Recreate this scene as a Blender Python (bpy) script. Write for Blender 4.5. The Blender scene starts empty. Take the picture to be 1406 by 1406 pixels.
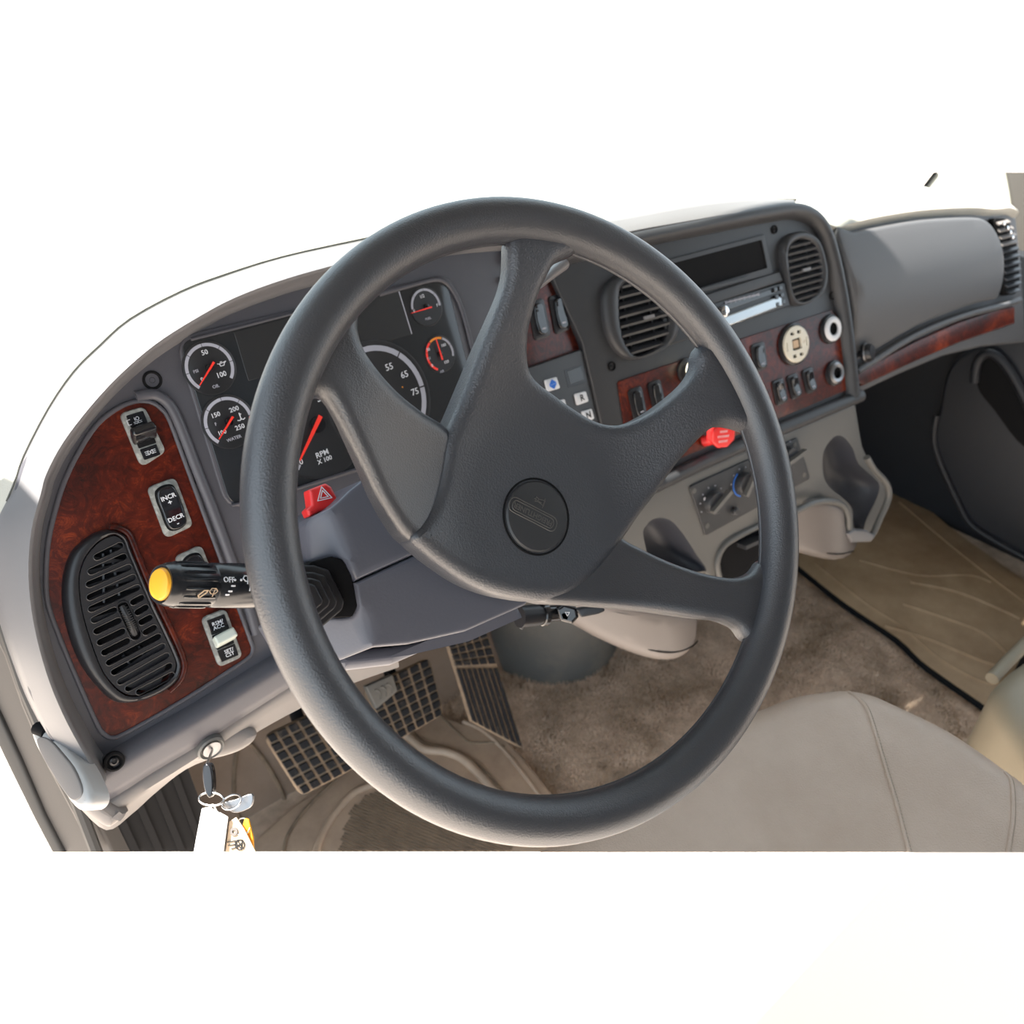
import bpy, bmesh, math, random
from math import sin, cos, tan, radians, degrees, pi, sqrt, atan2
from mathutils import Vector, Matrix, geometry, noise

# ------------------------------------------------------------------ camera
# World: x to the passenger side, y to the front of the truck, z up, metres.
# The floor of the cab is z = 0, the centre of the steering wheel is at (0, 0, 0.78).
scene = bpy.context.scene
FPX = 1100.0
TH, PH = radians(38.3), radians(35.0)
RT = Vector((cos(TH), -sin(TH), 0))
FW = Vector((sin(TH)*cos(PH), cos(TH)*cos(PH), -sin(PH)))
UP = RT.cross(FW)
WC = Vector((0, 0, .78))
CAM = WC - (RT*.042 + UP*.002 + FW*.575)
cam_data = bpy.data.cameras.new('camera')
cam = bpy.data.objects.new('camera', cam_data)
scene.collection.objects.link(cam)
cam.matrix_world = Matrix.Translation(CAM) @ Matrix((RT, UP, -FW)).transposed().to_4x4()
cam_data.sensor_width = 36
cam_data.lens = 36*FPX/1406
cam_data.clip_start = .01
cam_data.dof.use_dof = True
cam_data.dof.focus_distance = .62
cam_data.dof.aperture_fstop = 8.0
scene.camera = cam

# ------------------------------------------------------------------ sky, sun, exposure
world = bpy.data.worlds.new('world'); scene.world = world
world.use_nodes = True
wn = world.node_tree.nodes; wl = world.node_tree.links
for n in list(wn): wn.remove(n)
wo = wn.new('ShaderNodeOutputWorld'); bg = wn.new('ShaderNodeBackground')
bg.inputs[0].default_value = (.76, .89, 1.0, 1); bg.inputs[1].default_value = 2.3
wl.new(bg.outputs[0], wo.inputs[0])
SUNDIR = Vector((-.38, .45, 1.0)).normalized()
sun_data = bpy.data.lights.new('sun', 'SUN'); sun_data.energy = 21; sun_data.angle = radians(.6)
sun_data.color = (1, .95, .87)
sun = bpy.data.objects.new('sun', sun_data); scene.collection.objects.link(sun)
sun.rotation_euler = SUNDIR.to_track_quat('Z', 'Y').to_euler(); sun.location = (-3, 4, 8)
vs = scene.view_settings
vs.view_transform = 'Standard'; vs.look = 'None'; vs.exposure = 0.0; vs.gamma = 1; vs.use_curve_mapping = False
scene.cycles.max_bounces = 8
scene.cycles.sample_clamp_indirect = 6

# ------------------------------------------------------------------ materials
MATS = {}
def mat(name, col, rough=.5, metal=0, spec=.5, coat=0, bump=None, mix=None, trans=0, sheen=0, emis=None):
    """bump=(scale, strength, detail); mix=(colour2, scale, low, high)"""
    m = bpy.data.materials.new(name); m.use_nodes = True
    nt = m.node_tree; b = nt.nodes['Principled BSDF']
    b.inputs['Base Color'].default_value = (*col, 1)
    b.inputs['Roughness'].default_value = rough
    b.inputs['Metallic'].default_value = metal
    b.inputs['Specular IOR Level'].default_value = spec
    b.inputs['Coat Weight'].default_value = coat
    b.inputs['Coat Roughness'].default_value = .08
    b.inputs['Sheen Weight'].default_value = sheen
    tc = nt.nodes.new('ShaderNodeTexCoord')
    if mix:
        c2, sc, lo, hi = mix
        n = nt.nodes.new('ShaderNodeTexNoise'); n.inputs['Scale'].default_value = sc; n.inputs['Detail'].default_value = 6
        n.inputs['Roughness'].default_value = .65
        r = nt.nodes.new('ShaderNodeValToRGB'); r.color_ramp.elements[0].position = lo; r.color_ramp.elements[1].position = hi
        r.color_ramp.elements[0].color = (*col, 1); r.color_ramp.elements[1].color = (*c2, 1)
        nt.links.new(tc.outputs['Object'], n.inputs['Vector']); nt.links.new(n.outputs['Fac'], r.inputs['Fac'])
        nt.links.new(r.outputs['Color'], b.inputs['Base Color'])
    if bump:
        sc, st, det = bump
        n = nt.nodes.new('ShaderNodeTexNoise'); n.inputs['Scale'].default_value = sc; n.inputs['Detail'].default_value = det
        bp = nt.nodes.new('ShaderNodeBump'); bp.inputs['Strength'].default_value = st; bp.inputs['Distance'].default_value = .001
        nt.links.new(tc.outputs['Object'], n.inputs['Vector']); nt.links.new(n.outputs['Fac'], bp.inputs['Height'])
        nt.links.new(bp.outputs['Normal'], b.inputs['Normal'])
    if emis:
        b.inputs['Emission Color'].default_value = (*emis[0], 1); b.inputs['Emission Strength'].default_value = emis[1]
    MATS[name] = m
    return m
wheel_m = mat('wheel_leather_vinyl', (.034, .036, .043), .36, bump=(900, .35, 2), spec=1.0, coat=.0)
pad_m = mat('wheel_pad_vinyl', (.036, .039, .048), .40, bump=(650, .6, 3), spec=.95)
button_m = mat('horn_button_plastic', (.034, .035, .038), .42)
emboss_m = mat('embossed_lettering', (.085, .08, .075), .4)
shroud_m = mat('column_plastic', (.11, .112, .135), .36, bump=(500, .08, 2))
bezel_m = mat('taupe_grey_plastic', (.085, .083, .096), .42, bump=(1100, .12, 2))
lip_m = mat('lip_grey_plastic', (.18, .175, .18), .40, bump=(1100, .12, 2))
centre_m = mat('charcoal_bezel_plastic', (.038, .039, .043), .45, bump=(1100, .12, 2))
padtop_m = mat('cream_dash_vinyl', (.52, .50, .44), .55, bump=(900, .25, 3))
glove_m = mat('grey_glove_vinyl', (.10, .101, .106), .5, bump=(900, .2, 3))
knee_m = mat('beige_grey_plastic', (.215, .195, .185), .5, bump=(1200, .2, 2))
console_m = mat('warm_grey_plastic', (.13, .127, .12), .42, bump=(1200, .1, 2))
cup_m = mat('cup_brown_grey_plastic', (.165, .145, .135), .4, bump=(1200, .1, 2))
pocket_m = mat('pocket_dark_plastic', (.06, .062, .075), .45)
black_m = mat('black_plastic', (.018, .018, .021), .32, bump=(900, .05, 2))
gloss_m = mat('gloss_black_plastic', (.012, .012, .014), .12, coat=.5)
matte_m = mat('matte_black', (.008, .008, .009), .8, spec=.15)
rubber_m = mat('black_rubber', (.022, .022, .024), .5, mix=((.10, .08, .06), 25, .48, .75), bump=(300, .3, 4))
dusty_m = mat('dusty_black_rubber', (.008, .009, .012), .75, spec=.25, mix=((.09, .075, .06), 60, .55, .85), bump=(300, .3, 4))
dust_m = mat('brown_dust_in_grooves', (.26, .19, .13), .9, mix=((.12, .09, .065), 60, .4, .8))
lens_m = mat('cluster_lens', (.022, .024, .027), .16, spec=.5, coat=.25)
lcd_m = mat('dark_display', (.03, .03, .031), .25, coat=.2)
dial_m = mat('dial_face', (.018, .018, .02), .4)
white_m = mat('white_print', (.75, .76, .8), .5)
greyp_m = mat('grey_print', (.42, .42, .48), .5)
red_m = mat('red_needle', (.8, .035, .02), .4, emis=((.8, .04, .03), .25))
redp_m = mat('red_plastic', (.72, .03, .03), .32, spec=.5)
orange_m = mat('orange_print', (.9, .3, .02), .5)
yellow_m = mat('yellow_cap', (.95, .43, .03), .35, mix=((.75, .2, .02), 60, .66, .72))
bezelgrey_m = mat('worn_grey_switch_bezel', (.20, .205, .195), .4, mix=((.42, .43, .40), 160, .45, .7), bump=(400, .25, 3))
pale_m = mat('pale_toggle', (.62, .66, .58), .4)
creamy_m = mat('aged_white_plastic', (.72, .67, .55), .4, mix=((.4, .28, .14), 90, .58, .75))
chrome_m = mat('chrome', (.75, .75, .76), .15, 1)
steel_m = mat('worn_steel', (.30, .30, .31), .38, 1)
silver_m = mat('silver_radio', (.42, .45, .47), .22, .7)
carpet_m = mat('tan_carpet', (.40, .29, .20), .95, bump=(260, 1, 6), mix=((.74, .58, .45), 13, .38, .62), sheen=.3)
floor_m = mat('tan_moulded_floor', (.33, .24, .18), .6, bump=(300, .15, 4), mix=((.24, .17, .12), 12, .4, .75))
dmat_m = mat('tan_rubber_mat', (.50, .37, .27), .5, bump=(400, .12, 4), mix=((.32, .23, .17), 14, .4, .8))
pmat_m = mat('tan_floor_mat', (.29, .185, .10), .6, mix=((.50, .36, .22), 6, .3, .7), bump=(500, .2, 3))
seat_m = mat('beige_vinyl_leather', (.56, .435, .345), .40, bump=(600, .7, 4), mix=((.44, .325, .245), 7, .35, .75))
pseat_m = mat('beige_vinyl_passenger', (.34, .29, .21), .45, bump=(750, .4, 4))
thread_m = mat('seam_thread', (.42, .36, .28), .8)
boot_m = mat('grey_boot', (.10, .10, .095), .5, mix=((.2, .17, .14), 7, .45, .8))
paper_m = mat('white_paper', (.82, .81, .78), .8)
kraft_m = mat('manila_paper', (.62, .45, .30), .8)
ink_m = mat('black_ink', (.02, .02, .02), .7)
blue_m = mat('blue_print', (.04, .2, .75), .5)
groove_m = mat('grey_seam', (.10, .10, .09), .8)
seal_m = mat('door_seal_rubber', (.03, .03, .03), .5)
pillar_m = mat('pillar_taupe', (.085, .075, .068), .5, bump=(900, .15, 2))
doorp_m = mat('door_panel_charcoal', (.020, .022, .028), .5, bump=(900, .2, 2))
darkfire_m = mat('underdash_black', (.008, .008, .009), .8, spec=.2)
ground_m = mat('sunlit_pale_ground', (.66, .56, .48), .9, bump=(40, .3, 5))
roof_m = mat('grey_headliner', (.10, .10, .10), .9)
paint_m = mat('white_paint', (.85, .86, .88), .25, coat=.4)
handle_m = mat('light_grey_handle', (.50, .48, .46), .22, coat=.3)
stalk_m = mat('satin_black_plastic', (.012, .013, .016), .24, spec=.6)

def wood():
    m = bpy.data.materials.new('burl_wood_trim'); m.use_nodes = True
    nt = m.node_tree; b = nt.nodes['Principled BSDF']; L = nt.links.new
    tc = nt.nodes.new('ShaderNodeTexCoord')
    n1 = nt.nodes.new('ShaderNodeTexNoise'); n1.inputs['Scale'].default_value = 48; n1.inputs['Detail'].default_value = 8
    n1.inputs['Roughness'].default_value = .72; n1.inputs['Distortion'].default_value = 3.2
    n2 = nt.nodes.new('ShaderNodeTexNoise'); n2.inputs['Scale'].default_value = 9; n2.inputs['Detail'].default_value = 4; n2.inputs['Distortion'].default_value = 1.2
    v = nt.nodes.new('ShaderNodeTexVoronoi'); v.inputs['Scale'].default_value = 60
    L(tc.outputs['Object'], n1.inputs['Vector']); L(tc.outputs['Object'], n2.inputs['Vector']); L(n1.outputs['Color'], v.inputs['Vector'])
    v.inputs['Scale'].default_value = 7
    r = nt.nodes.new('ShaderNodeValToRGB'); cr = r.color_ramp
    cr.elements[0].position = .33; cr.elements[0].color = (.008, .0025, .002, 1)
    cr.elements[1].position = .72; cr.elements[1].color = (.36, .055, .013, 1)
    e = cr.elements.new(.50); e.color = (.085, .010, .004, 1)
    a = nt.nodes.new('ShaderNodeMath'); a.operation = 'MULTIPLY_ADD'; a.inputs[1].default_value = .45
    s = nt.nodes.new('ShaderNodeMath'); s.operation = 'MULTIPLY'; s.inputs[1].default_value = .55
    L(n2.outputs['Fac'], s.inputs[0]); L(n1.outputs['Fac'], a.inputs[0]); L(s.outputs[0], a.inputs[2])
    d = nt.nodes.new('ShaderNodeMath'); d.operation = 'MULTIPLY_ADD'; d.inputs[1].default_value = -.10
    L(v.outputs['Distance'], d.inputs[0]); L(a.outputs[0], d.inputs[2])
    d2 = nt.nodes.new('ShaderNodeMath'); d2.operation = 'ADD'; d2.inputs[1].default_value = .03; L(d.outputs[0], d2.inputs[0])
    L(d2.outputs[0], r.inputs['Fac']); L(r.outputs['Color'], b.inputs['Base Color'])
    b.inputs['Roughness'].default_value = .34; b.inputs['Specular IOR Level'].default_value = .35; b.inputs['Coat Weight'].default_value = .12; b.inputs['Coat Roughness'].default_value = .1
    return m
wood_m = wood()

def glass():
    m = bpy.data.materials.new('clear_glass'); m.use_nodes = True
    nt = m.node_tree; b = nt.nodes['Principled BSDF']; nt.nodes.remove(b)
    o = nt.nodes['Material Output']; t = nt.nodes.new('ShaderNodeBsdfTransparent'); g = nt.nodes.new('ShaderNodeBsdfGlossy')
    g.inputs['Roughness'].default_value = .02; t.inputs[0].default_value = (.96, .98, .97, 1)
    f = nt.nodes.new('ShaderNodeFresnel'); f.inputs['IOR'].default_value = 1.04
    x = nt.nodes.new('ShaderNodeMixShader')
    nt.links.new(f.outputs[0], x.inputs[0]); nt.links.new(t.outputs[0], x.inputs[1]); nt.links.new(g.outputs[0], x.inputs[2])
    nt.links.new(x.outputs[0], o.inputs[0])
    return m
glass_m = glass()

# ------------------------------------------------------------------ planes: a photo point is traced onto the real surface it lies on
def ray(px, py): return FW + RT*((px-703)/FPX) - UP*((py-703)/FPX)
class Plane:
    def trz(s, pts, w, zf):
        out = []
        for x, y in pts:
            ww = w
            for _ in range(12):
                u, v = s.uv(x, y, ww); ww = .5*ww+.5*(w+zf(u, v))
            out.append((u, v))
        return out
    """alpha: turn about z, tau: lean (top away from the driver); u to the right, v up the surface, n out of it"""
    def __init__(s, o, alpha=0, tau=0, axes=None):
        s.o = Vector(o)
        if axes: s.u, s.v, s.n = axes
        else:
            a, t = radians(alpha), radians(tau)
            s.n = Vector((sin(a)*cos(t), -cos(a)*cos(t), sin(t))); s.u = Vector((cos(a), sin(a), 0)); s.v = s.n.cross(s.u)
    def uv(s, px, py, w=0):
        d = ray(px, py); t = (s.o + s.n*w - CAM).dot(s.n)/d.dot(s.n); q = CAM + d*t - s.o
        return (q.dot(s.u), q.dot(s.v))
    def tr(s, pts, w=0): return [s.uv(x, y, w) for x, y in pts]
    def pt(s, u, v, w=0): return s.o + s.u*u + s.v*v + s.n*w
    def P(s, px, py, w=0):
        u, v = s.uv(px, py, w); return s.pt(u, v, w)
IP = Plane((-.125, .355, .80), 5, 23)                       # face of the driver-side dash
_j = IP.P(715, 470)
CP = Plane(_j, -5, 23)                                      # face of the centre stack, turned to the driver
NW = Vector((0, -cos(radians(36.07)), sin(radians(36.07))))
WP = Plane(WC, axes=(Vector((1, 0, 0)), NW.cross(Vector((1, 0, 0))), NW))   # plane of the steering wheel rim
FL = Plane((0, 0, 0), axes=(Vector((1, 0, 0)), Vector((0, 1, 0)), Vector((0, 0, 1))))

# nothing is modelled beyond what the photograph shows towards the rear and the top: large things end at these planes
REAR_N = RT.cross(ray(703, 1170)).normalized()
TOP_N = -RT.cross(ray(703, 236)).normalized()

# ------------------------------------------------------------------ helpers
COL = scene.collection
def org(o):
    return Vector(o['_o']) if o is not None and '_o' in o.keys() else Vector((0, 0, 0))
def meshobj(name, verts, faces, m, parent=None, smooth=30, clip=None, origin=None):
    me = bpy.data.meshes.new(name)
    verts = [Vector(v) for v in verts]
    if parent is not None: O = org(parent)
    elif origin is not None: O = Vector(origin)
    else:
        O = Vector((sum(v.x for v in verts)/len(verts), sum(v.y for v in verts)/len(verts), min(v.z for v in verts)))
    me.from_pydata([v-O for v in verts], [], faces)
    bm = bmesh.new(); bm.from_mesh(me)
    bmesh.ops.remove_doubles(bm, verts=bm.verts, dist=1e-6)
    bmesh.ops.recalc_face_normals(bm, faces=bm.faces)
    for c in (clip or []):
        n = {'rear': REAR_N, 'top': TOP_N}[c]
        g = list(bm.verts)+list(bm.edges)+list(bm.faces)
        # keep the side of the plane that the photo shows
        inside = FW.dot(n) > 0
        r = bmesh.ops.bisect_plane(bm, geom=g, plane_co=CAM-O, plane_no=n, clear_inner=inside, clear_outer=not inside)
        ed = [e for e in r['geom_cut'] if isinstance(e, bmesh.types.BMEdge)]
        if ed:
            bmesh.ops.holes_fill(bm, edges=ed, sides=0)
    bm.to_mesh(me); bm.free()
    if smooth is not None:
        me.shade_smooth()
        me.set_sharp_from_angle(angle=radians(smooth))
    me.materials.append(m)
    o = bpy.data.objects.new(name, me); COL.objects.link(o)
    o['_o'] = list(O)
    if parent is not None: o.parent = parent
    else: o.location = O
    return o
def tag(o, label=None, cat=None, group=None, kind=None):
    if label: o['label'] = label
    if cat: o['category'] = cat
    if group: o['group'] = group
    if kind: o['kind'] = kind
    return o
def thing(name, loc, label=None, cat=None, group=None, kind=None):
    o = bpy.data.objects.new(name, None); COL.objects.link(o); o.location = loc; o['_o'] = list(loc); o.empty_display_size = .02
    return tag(o, label, cat, group, kind)

def cr(pts, k=6, closed=True):
    """Catmull-Rom through pts"""
    n = len(pts); out = []
    for i in range(n if closed else n-1):
        g = lambda j: pts[j % n] if closed else pts[min(max(j, 0), n-1)]
        p0, p1, p2, p3 = g(i-1), g(i), g(i+1), g(i+2)
        for a in range(k):
            t = a/k
            out.append(tuple(.5*((2*p1[d])+(-p0[d]+p2[d])*t+(2*p0[d]-5*p1[d]+4*p2[d]-p3[d])*t*t+(-p0[d]+3*p1[d]-3*p2[d]+p3[d])*t**3) for d in range(len(p1))))
    if not closed: out.append(tuple(pts[-1]))
    return out
def rp(pts, r, k=5):
    """polygon with rounded corners; r a number or a list"""
    n = len(pts); out = []
    for i, p in enumerate(pts):
        rr = r[i] if isinstance(r, (list, tuple)) else r
        p = Vector(p); a = Vector(pts[i-1])-p; b = Vector(pts[(i+1) % n])-p
        if rr <= 0 or a.length < 1e-9 or b.length < 1e-9: out.append(tuple(p)); continue
        a_, b_ = a.normalized(), b.normalized(); ang = a_.angle(b_)
        if ang > 3.1: out.append(tuple(p)); continue
        d = min(rr/tan(ang/2), a.length*.49, b.length*.49)
        s, e = p+a_*d, p+b_*d
        for q in range(k+1):
            t = q/k; out.append(tuple(s*(1-t)**2+p*2*t*(1-t)+e*t*t))
    return out
def rrect(cu, cv, w, h, r, rot=0, k=4):
    c, s = cos(rot), sin(rot)
    pts = [(cu+x*c-y*s, cv+x*s+y*c) for x, y in ((-w/2, -h/2), (w/2, -h/2), (w/2, h/2), (-w/2, h/2))]
    return rp(pts, r, k)
def circ(cu, cv, r, k=40, ry=None):
    return [(cu+r*cos(2*pi*i/k), cv+(ry or r)*sin(2*pi*i/k)) for i in range(k)]
def ccw(p):
    a = sum(p[i][0]*p[(i+1) % len(p)][1]-p[(i+1) % len(p)][0]*p[i][1] for i in range(len(p)))
    return list(p) if a > 0 else list(reversed(p))
def inpoly(x, y, P):
    c = False; j = len(P)-1
    for i in range(len(P)):
        xi, yi = P[i]; xj, yj = P[j]
        if (yi > y) != (yj > y) and x < (xj-xi)*(y-yi)/(yj-yi)+xi: c = not c
        j = i
    return c
def inset(p, D):
    n = len(p); out = []
    for i in range(n):
        a = Vector(p[i])-Vector(p[i-1]); b = Vector(p[(i+1) % n])-Vector(p[i])
        if a.length < 1e-9: a = b
        if b.length < 1e-9: b = a
        na = Vector((-a.y, a.x)).normalized(); nb = Vector((-b.y, b.x)).normalized()
        m = na+nb
        m = na if m.length < 1e-6 else m.normalized()
        k = 1/max(.5, m.dot(na)); d = D[i]
        out.append((p[i][0]+m.x*d*k, p[i][1]+m.y*d*k))
    return out
def puff_data(pl, pts, w, th, rad, zf=None, grid=None, holes=(), rings=4, hole_depth=None):
    TF = th if callable(th) else (lambda u, v, t=th: t)
    if callable(th): th = .01
    RF = rad if callable(rad) else (lambda u, v, r=rad: r)
    p = []
    for q in ccw(pts):
        if not p or (q[0]-p[-1][0])**2+(q[1]-p[-1][1])**2 > 1e-9: p.append(q)
    if (p[0][0]-p[-1][0])**2+(p[0][1]-p[-1][1])**2 < 1e-9: p.pop()
    n = len(p); V = []; Fc = []
    Z = zf or (lambda u, v: 0)
    loops = [[(q, Z(*q)-TF(*q)) for q in p]]
    last = p
    for k in range(rings+1):
        a = pi/2*k/rings
        f1, f2 = 1-cos(a), 1-sin(a)
        last = inset(p, [RF(*q)*f1 for q in p]) if k else p
        loops.append([(q, Z(*q)-RF(*q0)*f2) for q, q0 in zip(last, p)])
    for lp in loops:
        V += [pl.pt(q[0], q[1], w+z) for q, z in lp]
    for L in range(len(loops)-1):
        for i in range(n):
            j = (i+1) % n
            Fc.append((L*n+i, L*n+j, (L+1)*n+j, (L+1)*n+i))
    # front face
    base = (len(loops)-1)*n
    verts = [Vector(q) for q in last]; edges = [(i, (i+1) % n) for i in range(n)]
    hl = [ccw(h) for h in holes]
    for h in hl:
        b0 = len(verts); verts += [Vector(q) for q in h]; edges += [(b0+i, b0+(i+1) % len(h)) for i in range(len(h))]
    if grid:
        us = [q[0] for q in last]; vv = [q[1] for q in last]
        u = min(us)+grid*.5
        while u < max(us):
            v = min(vv)+grid*.5
            while v < max(vv):
                if inpoly(u, v, last) and not any(inpoly(u, v, h) for h in hl): verts.append(Vector((u, v)))
                v += grid
            u += grid
    r = geometry.delaunay_2d_cdt(verts, edges, [], 0, 1e-7)
    nv, fs = r[0], r[2]
    b1 = len(V)
    V += [pl.pt(q[0], q[1], w+Z(q[0], q[1])) for q in nv]
    for f in fs:
        cx = sum(nv[i][0] for i in f)/3; cy = sum(nv[i][1] for i in f)/3
        if inpoly(cx, cy, last) and not any(inpoly(cx, cy, h) for h in hl): Fc.append(tuple(b1+i for i in f))
    # back
    r = geometry.delaunay_2d_cdt([Vector(q) for q in p], [(i, (i+1) % n) for i in range(n)], [], 0, 1e-7)
    b2 = len(V)
    V += [pl.pt(q[0], q[1], w+Z(q[0], q[1])-TF(q[0], q[1])) for q in r[0]]
    for f in r[2]:
        cx = sum(r[0][i][0] for i in f)/3; cy = sum(r[0][i][1] for i in f)/3
        if inpoly(cx, cy, p) and not any(inpoly(cx, cy, h) for h in hl if hole_depth is None): Fc.append(tuple(b2+i for i in f))
    for h in hl:
        b3 = len(V); hd = hole_depth or th
        V += [pl.pt(q[0], q[1], w+Z(*q)) for q in h]+[pl.pt(q[0], q[1], w+Z(*q)-hd) for q in h]
        m = len(h)
        for i in range(m):
            j = (i+1) % m; Fc.append((b3+i, b3+j, b3+m+j, b3+m+i))
    return V, Fc
def puff(name, pl, pts, w, th, rad, m, parent=None, clip=None, smooth=35, **k):
    V, Fc = puff_data(pl, pts, w, th, rad, **k)
    return meshobj(name, V, Fc, m, parent, smooth=smooth, clip=clip)
def tube_data(path, r, closed=False, n=12, rr=None, nrm=None, flat=1.0):
    """path of Vectors; r number or list; nrm = reference normal for an elliptical section (flat = ratio along nrm)"""
    P = [Vector(p) for p in path]; N = len(P); V = []; Fc = []
    ref = None
    for i in range(N):
        a = P[i-1] if (i or closed) else P[i]; b = P[(i+1) % N] if (i < N-1 or closed) else P[i]
        t = (b-a).normalized()
        if nrm is not None: x = (nrm-t*nrm.dot(t)).normalized()
        else:
            if ref is None: ref = t.orthogonal().normalized()
            x = (ref-t*ref.dot(t)).normalized(); ref = x
        y = t.cross(x); ri = r[i] if isinstance(r, (list, tuple)) else r
        V += [P[i]+x*(cos(2*pi*k/n)*ri*flat)+y*(sin(2*pi*k/n)*ri) for k in range(n)]
    for i in range(N if closed else N-1):
        j = (i+1) % N
        for k in range(n):
            l = (k+1) % n; Fc.append((i*n+k, i*n+l, j*n+l, j*n+k))
    if not closed: Fc += [tuple(reversed(range(n))), tuple(range((N-1)*n, N*n))]
    return V, Fc
def tube(name, path, r, m, parent=None, clip=None, smooth=50, **k):
    V, Fc = tube_data(path, r, **k); return meshobj(name, V, Fc, m, parent, smooth=smooth, clip=clip)
def lathe_data(o, ax, prof, n=32, a0=0, a1=2*pi, ref=None, sx=1.0):
    ax = Vector(ax).normalized(); x = (ref-ax*ref.dot(ax)).normalized() if ref is not None else ax.orthogonal().normalized(); y = ax.cross(x)
    full = abs(a1-a0-2*pi) < 1e-6; N = n if full else n+1; V = []; Fc = []
    for r, h in prof:
        V += [Vector(o)+ax*h+x*(r*sx*cos(a0+(a1-a0)*k/n))+y*(r*sin(a0+(a1-a0)*k/n)) for k in range(N)]
    for i in range(len(prof)-1):
        for k in range(n):
            l = (k+1) % N; Fc.append((i*N+k, i*N+l, (i+1)*N+l, (i+1)*N+k))
    if full: 
        if prof[0][0] > 1e-6: Fc.append(tuple(reversed(range(N))))
        if prof[-1][0] > 1e-6: Fc.append(tuple(range((len(prof)-1)*N, len(prof)*N)))
    return V, Fc
def lathe(name, o, ax, prof, m, parent=None, smooth=35, clip=None, **k):
    V, Fc = lathe_data(o, ax, prof, **k); return meshobj(name, V, Fc, m, parent, smooth=smooth, clip=clip)
def join(*ds):
    V, Fc = [], []
    for v, f in ds:
        b = len(V); V += v; Fc += [tuple(i+b for i in q) for q in f]
    return V, Fc
def box_data(c, X, Y, Z, sx, sy, sz):
    V = [Vector(c)+X*(sx*a/2)+Y*(sy*b/2)+Z*(sz*d/2) for a in (-1, 1) for b in (-1, 1) for d in (-1, 1)]
    return V, [(0, 1, 3, 2), (4, 6, 7, 5), (0, 4, 5, 1), (2, 3, 7, 6), (0, 2, 6, 4), (1, 5, 7, 3)]
def arc_data(pl, cu, cv, r0, r1, a0, a1, w, th=.0006, k=None):
    k = k or max(2, int(abs(a1-a0)/.12)); p = []
    for i in range(k+1): a = a0+(a1-a0)*i/k; p.append((cu+r1*cos(a), cv+r1*sin(a)))
    for i in range(k, -1, -1): a = a0+(a1-a0)*i/k; p.append((cu+r0*cos(a), cv+r0*sin(a)))
    n = k+1; V = []; Fc = []
    for ww in (w, w+th):
        V += [pl.pt(q[0], q[1], ww) for q in p]
    N = len(p)
    for i in range(k):
        Fc.append((N+i, N+i+1, N+N-2-i, N+N-1-i))
    for i in range(N):
        j = (i+1) % N; Fc.append((i, j, N+j, N+i))
    return V, Fc
def strokes_data(pl, cu, cv, s, segs, w, lw=.12, rot=0, th=.0005):
    """little line drawings: segs = polylines in icon units"""
    ds = []; c, sn = cos(rot), sin(rot)
    for sg in segs:
        for (x0, y0), (x1, y1) in zip(sg[:-1], sg[1:]):
            a = Vector((cu+s*(x0*c-y0*sn), cv+s*(x0*sn+y0*c))); b = Vector((cu+s*(x1*c-y1*sn), cv+s*(x1*sn+y1*c)))
            d = (b-a)
            if d.length < 1e-7: continue
            d.normalize(); nn = Vector((-d.y, d.x))*(s*lw/2); a -= d*s*lw*.3; b += d*s*lw*.3
            q = [a-nn, b-nn, b+nn, a+nn]
            V = [pl.pt(t.x, t.y, w) for t in q]+[pl.pt(t.x, t.y, w+th) for t in q]
            ds.append((V, [(4, 5, 6, 7), (0, 1, 5, 4), (1, 2, 6, 5), (2, 3, 7, 6), (3, 0, 4, 7)]))
    return join(*ds)
def icon(name, pl, cu, cv, s, segs, w, m, parent, **k):
    V, Fc = strokes_data(pl, cu, cv, s, segs, w, **k); return meshobj(name, V, Fc, m, parent, smooth=None)
def text(name, s, pl, cu, cv, size, w, m, parent, rot=0, ext=.0002, sx=1.0, bold=.0, sp=1.0):
    c = bpy.data.curves.new('t', 'FONT'); c.body = s; c.size = size; c.align_x = 'CENTER'; c.align_y = 'CENTER'
    c.extrude = ext; c.offset = bold*size; c.resolution_u = 2; c.space_line = .82; c.space_character = sp
    o = bpy.data.objects.new('t', c); COL.objects.link(o)
    dg = bpy.context.evaluated_depsgraph_get(); me = bpy.data.meshes.new_from_object(o.evaluated_get(dg))
    cc, ss = cos(rot), sin(rot)
    V = [pl.pt(cu+(v.co.x*sx*cc-v.co.y*ss), cv+(v.co.x*sx*ss+v.co.y*cc), w+v.co.z) for v in me.vertices]
    Fc = [tuple(p.vertices) for p in me.polygons]
    bpy.data.objects.remove(o); bpy.data.curves.remove(c); bpy.data.meshes.remove(me)
    return meshobj(name, V, Fc, m, parent, smooth=None)
def arcpts(cx, cy, r, a0, a1, k=8): return [(cx+r*cos(radians(a0+(a1-a0)*i/k)), cy+r*sin(radians(a0+(a1-a0)*i/k))) for i in range(k+1)]

def at(px, py, t): return CAM + ray(px, py)*t
def sst(x): x = min(max(x, 0), 1); return x*x*(3-2*x)

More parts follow.
